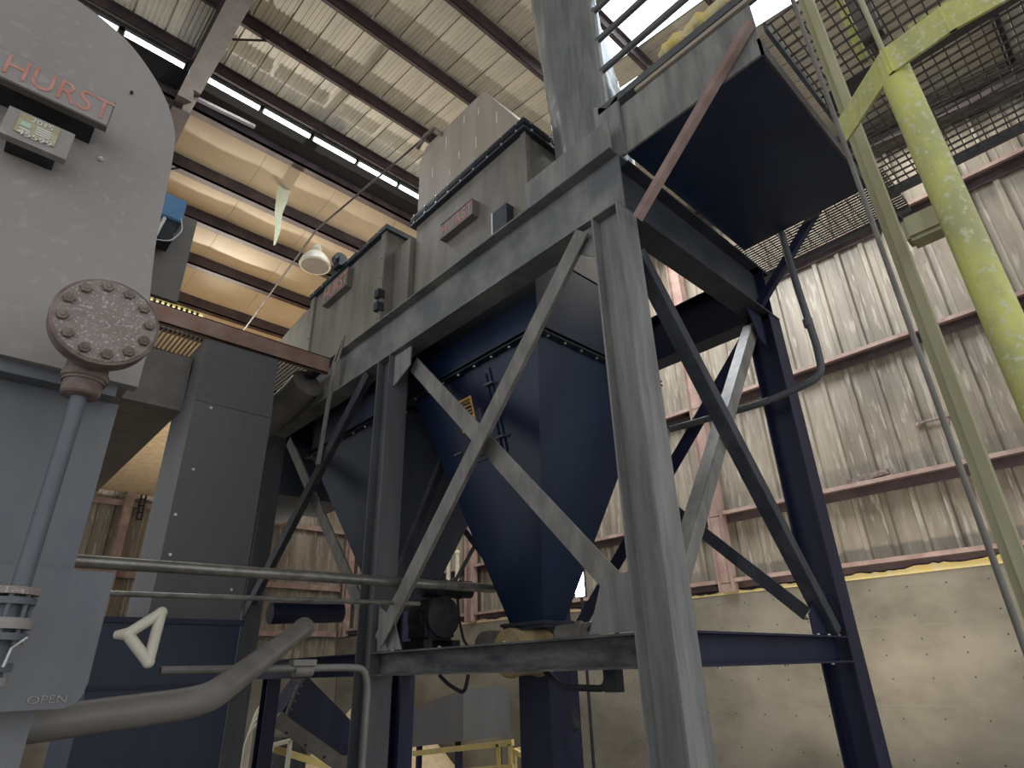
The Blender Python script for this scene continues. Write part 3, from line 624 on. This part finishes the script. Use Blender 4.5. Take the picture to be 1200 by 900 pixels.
b = BM(); tube(b, [(2.4, .155, -H), (2.4, .155, 4.5)], .011, 8); o = finish('cage_bar', b, M_OLIVE, smooth=True); tag(o, 'thin upright bar between the ladder rail and the thick yellow upright', 'rod')
c_ = at(1083, 268, X=2.42); b = BM(); box(b, (c_.x-.05, .14, c_.z-.05), (c_.x+.05, c_.y+.06, c_.z+.06)); bmesh.ops.bevel(b, geom=b.edges[:], offset=.015, segments=2, affect='EDGES'); o = finish('cage_bracket', b, M_OLIVE); tag(o, 'olive rectangular bracket clamped between the ladder bars', 'bracket')

# ================================================================ RED-BROWN PLATFORM BEAM AND DUCT (left)
wp = thing('walkway', 'walkway of red-brown channel and steel grating above the charcoal duct', 'walkway', (1.8, 8, 3.7))
b = BM(); box(b, (-.6, 7.0, 3.70), (3.19, 7.014, 3.93)); box(b, (-.6, 7.0, 3.70), (3.19, 7.07, 3.712)); box(b, (-.6, 7.0, 3.918), (3.19, 7.07, 3.93)); finish('channel', b, M_RBEAM, wp)
b = BM()
for i in range(72): x = -.5+i*.051; box(b, (x, 7.08, 3.80), (x+.008, 9.3, 3.84))
o = finish('grating_bars', b, M_WIRE, wp); o['kind'] = 'stuff'
b = BM(); box(b, (-.6, 8.2, 3.66), (3.1, 8.3, 3.80)); box(b, (-.6, 9.3, 3.66), (3.1, 9.4, 3.84)); finish('joist', b, M_DARK, wp)
b = BM(); box(b, (3.02, 7.08, 3.70), (3.12, 9.3, 3.8)); finish('joist', b, M_DARK, wp)
dk = thing('square_duct', 'charcoal square duct standing left of the steel frame', 'duct', (2.05, 7.35, -H))
b = BM(); box(b, (1.62, 6.9, .55), (2.49, 7.78, 2.83)); finish('duct_section', b, M_DUCT, dk)
b = BM(); loft(b, [[Vector(p) for p in ((1.62, 6.9, 2.835), (2.49, 6.9, 2.835), (2.49, 7.78, 2.835), (1.62, 7.78, 2.835))], [Vector(p) for p in ((1.64, 7.02, 3.68), (2.50, 7.02, 3.68), (2.50, 7.9, 3.68), (1.64, 7.9, 3.68))]]); finish('duct_section', b, M_DUCT, dk)
b = BM(); box(b, (.72, 7.4, 2.86), (1.62, 14.5, 3.55)); finish('side_duct', b, M_PANEL, dk)
b = BM(); box(b, (1.25, 6.86, -H), (2.49, 7.9, .50)); finish('duct_base', b, M_NAVY, dk)
b = BM(); box(b, (1.22, 6.83, .50), (2.52, 7.93, .55)); box(b, (1.22, 6.83, -.06), (2.52, 6.86, -.03)); finish('base_flange', b, M_DARK, dk)
b = BM()
for x, z in ((1.80, 2.83), (1.75, 2.1), (1.67, 1.6), (1.7, 1.2), (2.35, .9)): hexbolt(b, (x, 6.9, z-.05), (0, -1, 0), .018, .012)
scatter('duct_screw', b, M_BOLT, dk)
# elbow pipe meeting the frame under the walkway
b = BM(); tube(b, [(2.55, 8.0, 3.0), (2.75, 8.0, 3.15), (3.0, 7.7, 3.45), (3.05, 7.3, 3.62)], .22, 20, .3); o = finish('vent_elbow', b, M_PANEL, smooth=True); tag(o, 'fat grey elbow pipe between the charcoal duct and the frame', 'pipe')
b = BM(); box(b, (3.0, 9.08, 2.55), (4.75, 10.2, 3.95)); o = finish('dark_tank', b, M_HOP); tag(o, 'blue-grey box hanging behind the far column', 'box')
b = BM(); box(b, (3.3, 10.2, 2.55), (4.45, 11.0, 4.2)); o = finish('navy_box', b, M_NAVY); tag(o, 'navy box behind the far column above the wall girt', 'box')
# control panel and blue box near boiler
b = BM(); box(b, (.30, 3.0, 1.72), (.53, 3.03, 2.24)); o = finish('panel_box', b, M_PANEL)
tag(o, 'brown-grey panel box sticking out beside the boiler head', 'panel')
be = thing('blue_enclosure', 'small blue actuator enclosure with white wire beside the boiler head', 'enclosure', (.4, 2.9, 2.1))
b = BM(); box(b, (.335, 2.85, 2.08), (.44, 2.97, 2.22)); bmesh.ops.bevel(b, geom=b.edges[:], offset=.006, segments=2, affect='EDGES'); finish('cover', b, M_BLUE, be)
b = BM(); box(b, (.345, 2.87, 1.96), (.42, 2.97, 2.08)); finish('actuator_body', b, M_BLACK, be)
b = BM(); tube(b, [(.36, 2.84, 2.06), (.34, 2.84, 1.93)], .009, 8); finish('white_sleeve', b, M_WHITE, be)
b = BM(); tube(b, [(.43, 2.85, 2.1), (.45, 2.84, 2.03), (.41, 2.84, 1.94), (.34, 2.84, 1.92)], .003, 6, .05); finish('wire', b, M_WHITE, be)

# ================================================================ BOILER (left foreground)
bo = thing('boiler', 'grey boiler end with round head, name board and lower door panel', 'boiler', (-.8, 2.6, -H))
K = 1.1     # head plane at Y = 2.2
b = BM(); cx, cz, rr = -.865, 1.385, 1.215
ol = [at(x, y, Y=2.2) for x, y in ((171, 418), (176, 345), (182, 290), (189, 252), (197, 215), (203, 182), (205, 158), (200, 132), (189, 105), (172, 77), (150, 49), (120, 22), (90, 0), (58, -18), (20, -36))]
rhs = []
for i in range(len(ol)-1):
    p0, p1, p2, p3 = ol[max(i-1, 0)], ol[i], ol[i+1], ol[min(i+2, len(ol)-1)]
    for j in range(5):
        t = j/5; q = .5*((2*p1)+(p2-p0)*t+(2*p0-5*p1+4*p2-p3)*t*t+(3*p1-p0-3*p2+p3)*t**3); rhs.append((q.x, 2.2, q.z))
rhs = [(ol[0].x, 2.2, .9)]+rhs
pts = rhs+[(2*cx-p[0], 2.2, p[2]) for p in reversed(rhs)]
prism(b, pts, (0, .05, 0)); finish('head_plate', b, M_BOIL, bo)
b = BM(); prism(b, [(p[0]*.985+cx*.015, 2.25, p[2]*.985+cz*.015) for p in pts], (0, 2.6, 0)); finish('shell', b, M_BOIL, bo)
b = BM(); box(b, (-2.0, 2.23, .86), (.285, 4.6, .90)); finish('ledge', b, M_BOIL2, bo)
b = BM(); box(b, (-2.0, 2.30, -H), (.31, 5.35, .86)); finish('firebox', b, M_BOIL2, bo)
b = BM(); n = 12; ring = []
x0_, x1_, z0_, z1_ = -1.2, .40, -.06, .30
pp = [(x0_, z1_), (x1_, z1_)]+[(x1_-.05+.05*math.cos(a), z0_+.05-.05*math.sin(a)) for a in [math.pi/2*i/6 for i in range(7)]]+[(x0_, z0_)]
prism(b, [(x, 2.20, z) for x, z in pp], (0, .012, 0)); dp = finish('door_plate', b, M_BOIL2, bo)
b = BM()
for i in range(60): 
    z = -.0+i*.005; cyl(b, (x1_, 2.200, z), (x1_, 2.212, z+.001), .0035, .0035, 6)
scatter('weld_bead', b, M_BOIL2, bo)
lettering('OPEN', .028, (.318, 2.198, -.037), (1, 0, 0), (0, 0, 1), M_ROD, dp, 1.25)
# door handle: triangular loop
b = BM()
A_, B_, C_ = at(149, 743, Y=2.12), at(189, 718, Y=2.12), at(174, 776, Y=2.12)
for u_, w_ in ((A_, B_), (B_, C_), (C_, A_)): cyl(b, u_, w_, .0155, .0155, 14); 
for p in (A_, B_, C_): bmesh.ops.create_icosphere(b, subdivisions=2, radius=.017, matrix=Matrix.Translation(p))
cyl(b, at(135, 744, Y=2.14), A_, .011, .018, 12)
finish('handle', b, M_HANDLE, bo, smooth=True)
# boss line
b = BM(); bs0, bs1 = at(-40, 62, Y=2.13), at(128, 140, Y=2.13)
xs0, xs1, zs0, zs1 = -.42, .022, 1.765, 1.885
box(b, (xs0, 2.06, zs0), (xs1, 2.09, zs1)); nb = finish('name_board', b, M_PANEL, bo)
b = BM(); box(b, (xs0+.004, 2.057, zs0+.004), (xs1-.004, 2.06, zs1-.004)); finish('board_face', b, M_BOIL, nb)
lettering('HURST', .125, (-.132, 2.0555, (zs0+zs1)/2), (1, 0, 0), (0, 0, 1), M_REDTXT, nb, .80)
b = BM(); box(b, (xs0+.01, 2.09, zs0+.01), (-.01, 2.2, zs1-.02)); finish('board_shadow_block', b, M_BLACK, nb)  # black block shaped to draw the shadow band under the board
b = BM(); box(b, (-.232, 2.09, 1.585), (-.052, 2.12, 1.70)); pl = finish('plate_bracket', b, M_BOIL, bo)
b = BM(); box(b, (-.21, 2.12, 1.60), (-.08, 2.2, 1.68)); finish('plate_shadow_block', b, M_BLACK, pl)  # black block drawn in for the shadow below the data plate
b = BM(); box(b, (-.200, 2.086, 1.612), (-.092, 2.09, 1.692)); finish('data_plate', b, M_BRASS, pl)
b = BM(); box(b, (-.190, 2.084, 1.640), (-.165, 2.086, 1.660)); finish('green_label', b, M_GREEN, pl)
b = BM()
for i in range(4): box(b, (-.150, 2.084, 1.63+i*.009), (-.110, 2.086, 1.6345+i*.009))
box(b, (-.190, 2.084, 1.628), (-.160, 2.086, 1.632)); scatter('data_lines', b, M_WHITE, pl)
lettering('2015', .026, (-.14, 2.084, 1.677), (1, 0, 0), (0, 0, 1), M_WHITE, pl, 1.2)
lettering('45599', .028, (-.145, 2.084, 1.613), (1, 0, 0), (0, 0, 1), M_WHITE, pl, 1.35)
b = BM(); p = at(118, 186, Y=2.19); cyl(b, p, p+Vector((0, -.01, 0)), .008, .004, 8); finish('plug', b, M_WHITE, bo)
b = BM(); p = at(154, 109, Y=2.195); cyl(b, p, p+Vector((0, -.008, 0)), .006, .006, 8); finish('plug', b, M_BLACK, bo)

# blind flange, riser pipe and valve in front of the boiler
rp = thing('riser_pipe', 'rusty bolted blind flange on a riser pipe in front of the boiler', 'pipe', (.168, 2.0, 0))
fc = Vector((.172, 1.90, .955)); FR = .137
b = BM(); lathe(b, fc, [(.12, 0), (FR, .003), (FR, .028), (FR-.01, .03), (FR-.01, .034), (FR-.002, .036), (FR-.002, .06), (.07, .062), (.062, .11)], 48, (0, 1, 0)); finish('blind_flange', b, M_RUST, rp, smooth=True)
b = BM(); cyl(b, fc+Vector((0, .001, 0)), fc+Vector((0, -.002, 0)), FR-.008, FR-.010, 48); finish('flange_face', b, M_RUSTG, rp)
for i in range(12):
    a = 2*math.pi*(i+.4)/12; p = fc+Vector((math.cos(a)*.108, 0, math.sin(a)*.108)); bm = BM(); hexbolt(bm, p, (0, -1, 0), .0165, .015); cyl(bm, p+Vector((0, -.014, 0)), p+Vector((0, -.018, 0)), .009, .006, 10); finish('flange_bolt', bm, M_RUST, rp)
b = BM(); tube(b, [(.172, 1.96, .955), (.172, 2.03, .955), (.172, 2.03, .80)], .055, 24, .06); finish('elbow', b, M_RUST, rp, smooth=True)
b = BM(); lathe(b, (.172, 2.03, .755), [(.03, 0), (.045, .004), (.05, .01), (.05, .05), (.06, .055), (.06, .075), (.05, .08), (.05, .1)], 24); finish('reducer', b, M_RUST, rp, smooth=True)
b = BM(); tube(b, [(.172, 2.03, .77), (.172, 2.03, .20)], .0215, 20); finish('pipe', b, M_BOIL2, rp, smooth=True)
vl = thing('flanged_valve', 'flanged valve stack at the foot of the riser pipe', 'valve', (.172, 2.03, 0))
for i, (z0, z1, r, m) in enumerate(((.205, .222, .063, M_RUSTG), (.182, .198, .060, M_BOIL2), (.125, .150, .066, M_BOIL), (.100, .116, .062, M_BOIL2), (.03, .05, .05, M_BOIL2), (.0, .018, .047, M_BOIL))):
    b = BM(); cyl(b, (.155, 2.03, z0), (.155, 2.03, z1), r, r, 32); finish('flange', b, m, vl, smooth=True)
b = BM(); cyl(b, (.155, 2.03, -.05), (.155, 2.03, .2), .035, .035, 24); finish('valve_body', b, M_BOIL2, vl, smooth=True)
b = BM()
for i in range(8):
    a = 2*math.pi*i/8; p = Vector((.155+math.cos(a)*.05, 2.03+math.sin(a)*.05, .09)); cyl(b, p, p+Vector((0, 0, .125)), .006, .006, 8)
scatter('stud', b, M_BOIL2, vl)
b = BM(); tube(b, [(.21, 1.97, .105), (.185, 1.965, .08), (.18, 1.965, .04)], .004, 8); finish('lever', b, M_BOLT, vl)

# ================================================================ PIPES AND RODS
b = BM(); tube(b, [(.25, 5.1, .75), (4.45, 5.1, .80)], .045, 16); o = finish('steel_pipe', b, M_ROD, smooth=True); tag(o, 'long worn steel pipe running level from the boiler door to the near hopper', 'pipe')
b = BM(); tube(b, [(.25, 5.1, .545), (3.5, 5.1, .605)], .02, 10); o = finish('steel_rod', b, M_ROD, smooth=True); tag(o, 'thin steel rod running below the long worn pipe', 'rod')
e1, e2 = at(240, 822, Y=2.6), at(356, 736, Y=3.9)
b = BM(); tube(b, [at(20, 852, Y=2.6), e1, e2], .053, 20, .13); lathe(b, e2, [(.058, -.04), (.065, -.04), (.065, 0), (.03, .002)], 20, (e2-e1)); o = finish('bent_pipe', b, M_PIPE, smooth=True); tag(o, 'thick brown-grey pipe bending upward from the lower left', 'pipe')
b = BM(); cyl(b, (3.0, 7.4, .68), (3.9, 7.4, .72), .12, .12, 18); o = finish('dark_drum_pipe', b, M_DARK, smooth=True); tag(o, 'short dark horizontal pipe between the bent pipe and the middle column', 'pipe')
b = BM(); tube(b, [(.9, 3.4, .045), (1.86, 3.4, .043), (1.97, 3.4, .035), (2.0, 3.4, -.05), (2.0, 3.4, -H)], .019, 12, .07); cyl(b, (1.55, 3.4, .03), (1.65, 3.4, .03), .03, .03, 12); box(b, (1.53, 3.37, .055), (1.66, 3.43, .085)); o = finish('conduit', b, M_PIPE, smooth=True); tag(o, 'slim grey conduit turning down in front of the middle column', 'conduit')

# ================================================================ BEHIND AND BELOW THE FRAME
def poly_plate(name, pxs, Y, th, m, label, cat):
    bm = BM(); prism(bm, [at(x, y, Y=Y) for x, y in pxs], (0, th, 0)); return tag(finish(name, bm, m), label, cat)
cv = thing('conveyor_trough', 'dark inclined conveyor trough with a pale bottom rail under the lower beam', 'conveyor', (4.6, 9.8, -H))
b = BM(); prism(b, [at(x, y, Y=9.4) for x, y in ((328, 838), (360, 792), (412, 845), (445, 850), (445, 895), (400, 888))], (0, .5, 0)); finish('trough', b, M_DARK, cv)
b = BM(); prism(b, [at(x, y, Y=9.3) for x, y in ((318, 848), (330, 835), (402, 886), (460, 882), (460, 905), (398, 905))], (0, .08, 0)); finish('bottom_rail', b, M_PANEL, cv)
b = BM(); bar(b, at(333, 843, Y=9.35), at(352, 797, Y=9.35), .05, .03); 
for t in (.1, .3, .5, .7, .9):
    p = at(333, 843, Y=9.33).lerp(at(352, 797, Y=9.33), t); bar(b, p+Vector((-.06, 0, .04)), p+Vector((.06, 0, -.04)), .02, .02)
finish('toothed_edge', b, M_MID, cv)
b = BM()
for t in (.15, .45, .75): p = at(325, 845, Y=9.29).lerp(at(398, 892, Y=9.29), t)+Vector((0, 0, -.07)); cyl(b, p, p+Vector((0, -.01, 0)), .02, .02, 8)
scatter('rail_hole', b, M_BLACK, cv)
b = BM(); prism(b, [at(x, y, X=9.0) for x, y in ((480, 832), (543, 807), (543, 868), (480, 876))], (1.3, 0, 0)); bn = thing('steel_bin', 'grey sloping-topped steel bin against the concrete wall', 'bin', (9.6, 12, -H)); finish('bin_body', b, M_DUCT, bn)
for xx in (9.05, 10.15):
    for yy in (11.55, 13.0): b = BM(); box(b, (xx, yy, -H), (xx+.1, yy+.1, -1.4)); finish('leg', b, M_DARK, bn)
# sawdust pile
b = BM(); n = 26
vv = {}
for i in range(n+1):
    for j in range(n+1):
        x = 8.2+i*4.0/n; y = 14+j*6.5/n; d = math.hypot((x-10.8)/2.6, (y-17.6)/3.6); z = -H+max(0, 3.2*(1-d))+.06*random.random(); vv[i, j] = b.verts.new((x, y, z))
for i in range(n):
    for j in range(n): b.faces.new((vv[i, j], vv[i+1, j], vv[i+1, j+1], vv[i, j+1]))
o = finish('sawdust_pile', b, M_SAW, smooth=True); tag(o, 'tan sawdust heap on the floor by the far concrete wall', 'sawdust', kind='stuff')
# yellow guard rails
g1 = thing('guard_rail', 'pale yellow guard rail in front of the grey steel bin', 'railing', (8.0, 10, -H))
a1, a2 = at(485, 883, X=8), at(601, 870, X=8)
b = BM(); bar(b, a1, a2, .06, .09); finish('top_rail', b, M_YRAIL, g1)
b = BM(); bar(b, a1+Vector((0, 0, -.35)), a2+Vector((0, 0, -.35)), .05, .07); finish('mid_rail', b, M_YRAIL, g1)
for x in (584, 598):
    p = at(x, 872, X=8); b = BM(); bar(b, (p.x, p.y, -H), p, .06, .06); finish('rail_post', b, M_YRAIL, g1)
g2 = thing('guard_rail', 'pale yellow guard rail corner left of the dark chute', 'railing', (8.3, 9, -H))
p1, p2 = at(603, 880, X=8.4), at(626, 893, X=7.2)
b = BM(); bar(b, p1, p2, .06, .08); finish('top_rail', b, M_YRAIL, g2); b = BM(); bar(b, (p1.x, p1.y, -H), p1, .06, .06); finish('rail_post', b, M_YRAIL, g2)
b = BM(); bar(b, p1, at(640, 874, X=8.9), .06, .08); finish('top_rail', b, M_YRAIL, g2)
g3 = thing('guard_rail', 'yellow guard rail low behind the inclined conveyor at lower left', 'railing', (4.4, 12, -H))
q1, q2 = at(320, 877, Y=11), at(385, 898, Y=11)
b = BM(); bar(b, q1, q2, .08, .1); finish('top_rail', b, M_YRAIL, g3)
b = BM(); q = at(340, 868, Y=10.9); bar(b, (q.x, q.y, -H), q, .06, .06); bar(b, q, at(316, 874, Y=10.9), .06, .06); finish('rail_post', b, M_LAMP, g3)
for i in range(4):
    bm = BM(); q = at(288+i*3, 868-i*9, Y=10.6+i*.2); tube(bm, [Vector((q.x, q.y, -H)), q, q+Vector((.12, 0, .22)), q+Vector((.4, 0, .30)), q+Vector((.62, 0, .26))], .025, 8, .2)
    o = finish('hose', bm, M_LAMP, smooth=True); tag(o, ['lowest', 'second lowest', 'second highest', 'highest'][i]+' of four pale curved hoses by the dark post at lower left', 'hose', 'pale hoses at lower left')
b = BM(); q = at(340, 862, Y=11.9); cyl(b, (q.x, q.y, -H), q, .32, .32, 24); o = finish('drum', b, M_BLACK, smooth=True); tag(o, 'black drum seen behind the yellow rail under the conveyor', 'drum')
# far piping at the wall
b = BM(); tube(b, [(12.2, 18.2, 3.2), (12.2, 16.5, 3.25), (12.2, 16.2, 3.1), (12.2, 16.1, 2.4)], .03, 8, .25); o = finish('wall_conduit', b, M_WHITE, smooth=True); tag(o, 'white conduit bending down on the wall between the hoppers', 'conduit')
for k_, (x, y) in enumerate(((526, 648), (536, 648))):
    p = at(x, y, X=11.6); b = BM(); tube(b, [p, p+Vector((0, 0, -.9))], .07, 12); bmesh.ops.create_icosphere(b, subdivisions=2, radius=.09, matrix=Matrix.Translation(p)); o = finish('wall_pipe', b, M_LAMP, smooth=True)
    tag(o, ('left' if k_ == 0 else 'right')+' one of two pale upright pipes by the wall beside the gearmotor', 'pipe')
p = at(480, 622, X=9.5); b = BM(); box(b, (p.x-.2, p.y-.15, -H), (p.x+.2, p.y+.45, p.z)); o = finish('dark_pillar', b, M_MID); tag(o, 'dark square pillar between the middle column and the wall', 'pillar')

# ================================================================ LIGHTS AND SMALL THINGS
def fluor(x, label):
    t = thing('fluorescent_light', label, 'light', (x, 10.75, 11.55), 'fluorescent lights along the ridge')
    b = BM(); box(b, (x-.56, 10.68, 11.62), (x+.56, 10.84, 11.70)); finish('housing', b, M_MID, t)
    b = BM(); cyl(b, (x-.54, 10.72, 11.58), (x+.54, 10.72, 11.58), .05, .05, 10); finish('tube', b, M_TUBE, t)
    d = bpy.data.lights.new('tube_glow', 'AREA'); d.shape = 'RECTANGLE'; d.size, d.size_y = 1.0, .1; d.energy = 14; d.color = (.9, .96, 1)
    l = bpy.data.objects.new('tube_glow', d); C.objects.link(l); l.parent = t; l.location = (0, -.05, -.05)
ords = ['first', 'second', 'third', 'fourth', 'fifth', 'sixth', 'seventh']
for i, fx in enumerate((-.8, .42, 2.0, 3.2, 4.4, 5.6, 6.8)): fluor(fx, ords[i]+' fluorescent tube from the left in the row along the roof ridge')
# pendant lamp on its conduit
cd = [at(x, y, Z=9.0) for x, y in ((527, 138), (450, 202), (368, 278), (285, 388))]
b = BM(); tube(b, [at(508, 152, Z=9.0), cd[1], at(372, 268, Z=9.0), cd[3]], .022, 8); o = finish('overhead_conduit', b, M_RAFT); tag(o, 'thin conduit stretched under the roof past the bell lamp', 'conduit')
pc = at(369, 312, Z=8.65)
pd = thing('high_bay_lamp', 'bell-shaped high bay lamp hanging below the beige ceiling', 'lamp', pc)
b = BM(); lathe(b, pc, [(.35, 0), (.36, .03), (.32, .16), (.22, .31), (.13, .38), (.02, .39)], 32); finish('lamp_shade', b, M_LAMP, pd, smooth=True)
b = BM(); cyl(b, pc+Vector((0, 0, .002)), pc+Vector((0, 0, -.004)), .31, .31, 28); finish('lens', b, M_PANEL, pd)
b = BM(); lathe(b, pc+Vector((0, 0, .38)), [(.10, 0), (.12, .03), (.12, .12), (.08, .14), (.08, .2), (.03, .24)], 20); finish('ballast', b, M_LAMP, pd, smooth=True)
# torn rag hanging from the insulation
rg = [at(x, y, Z=9.9) for x, y in ((352, 200), (338, 214), (330, 225))]
b = BM(); zt = 10.3; bx = at(335, 212, Y=12.9)
strip = [(0.35, .0, .22, .05), (.0, -.12, .0, .32), (-.02, -.6, 0, .3), (-.04, -1.1, .02, .2), (.02, -1.6, .02, .15), (.0, -2.1, .02, .05)]
rings = []
for dx, dz, dy, w_ in strip:
    c0 = bx+Vector((dx, dy, dz)); rings.append([c0+Vector((-w_/2, 0, 0)), c0+Vector((0, .05, 0)), c0+Vector((w_/2, 0, 0)), c0+Vector((0, .07, .02))])
loft(b, rings); o = finish('torn_facing', b, M_RAG, smooth=True); tag(o, 'torn pale strip of insulation facing dangling from the beige ceiling', 'torn strip')
# work light behind the hopper outlet
p = at(679, 682, X=9.0); wl = thing('work_light', 'glaring white work light behind the foot of the near hopper', 'work light', p)
b = BM(); box(b, (p.x, p.y-.12, p.z-.28), (p.x+.05, p.y+.12, p.z+.28)); finish('housing', b, M_BLACK, wl); b = BM(); box(b, (p.x-.01, p.y-.11, p.z-.26), (p.x, p.y+.11, p.z+.26)); finish('lens', b, M_WORK, wl)
b = BM(); bar(b, (p.x+.03, p.y, -H), (p.x+.03, p.y, p.z-.25), .04, .04); finish('stand', b, M_BLACK, wl)
p = at(143, 493, Y=17); w2 = thing('work_light', 'square white light at far left beside the boiler firebox', 'work light', p)
b = BM(); box(b, (p.x-.2, p.y, p.z-.12), (p.x+.2, p.y+.06, p.z+.12)); finish('lens', b, M_WORK, w2); b = BM(); box(b, (p.x-.22, p.y+.061, p.z-.14), (p.x+.22, p.y+.12, p.z+.14)); finish('housing', b, M_LAMP, w2)
b = BM(); bar(b, (p.x, p.y+.09, p.z+.14), (p.x, p.y+.09, roofz(17)), .05, .05); finish('drop_rod', b, M_PANEL, w2)
b = BM(); box(b, (-.5, 14.5, 5.85), (9.9, 23.7, 5.9)); o = finish('mezzanine', b, M_SAW); tag(o, 'pale plank-faced mezzanine underside at far left behind the duct', 'mezzanine')
# bracket on back wall girt at left (dark chain-like strut)
p0, p1 = at(173, 560, Y=23.68), at(163, 606, Y=23.68)
b = BM()
for i in range(7):
    q = p0.lerp(p1, i/6); box(b, (q.x-.09, q.y-.03, q.z-.09), (q.x+.09, q.y+.03, q.z-.05)); box(b, (q.x-.09, q.y-.03, q.z-.09), (q.x-.05, q.y+.03, q.z+.13)); box(b, (q.x+.05, q.y-.03, q.z-.09), (q.x+.09, q.y+.03, q.z+.13))
o = finish('slotted_strut', b, M_BLACK); tag(o, 'black slotted strut hanging at the far left wall girt', 'strut')
# scrap on the girt and hook on wall
b = BM(); bar(b, (12.6, 3.95, 3.12), (12.6, 3.2, 3.18), .08, .1); bar(b, (12.58, 3.9, 3.1), (12.58, 4.05, 3.4), .03, .06); o = finish('scrap_piece', b, M_RUST); tag(o, 'dark scrap piece lying on the wall girt right of the rear column', 'scrap')
b = BM(); p = at(1076, 498, X=12.72); tube(b, [p, p+Vector((0, -.1, .03)), p+Vector((0, -.7, .0))], .022, 8); bmesh.ops.create_icosphere(b, subdivisions=1, radius=.06, matrix=Matrix.Translation(p)); o = finish('wall_hook', b, M_RUST); tag(o, 'rusty hook rod on the ribbed wall above the girt', 'hook')
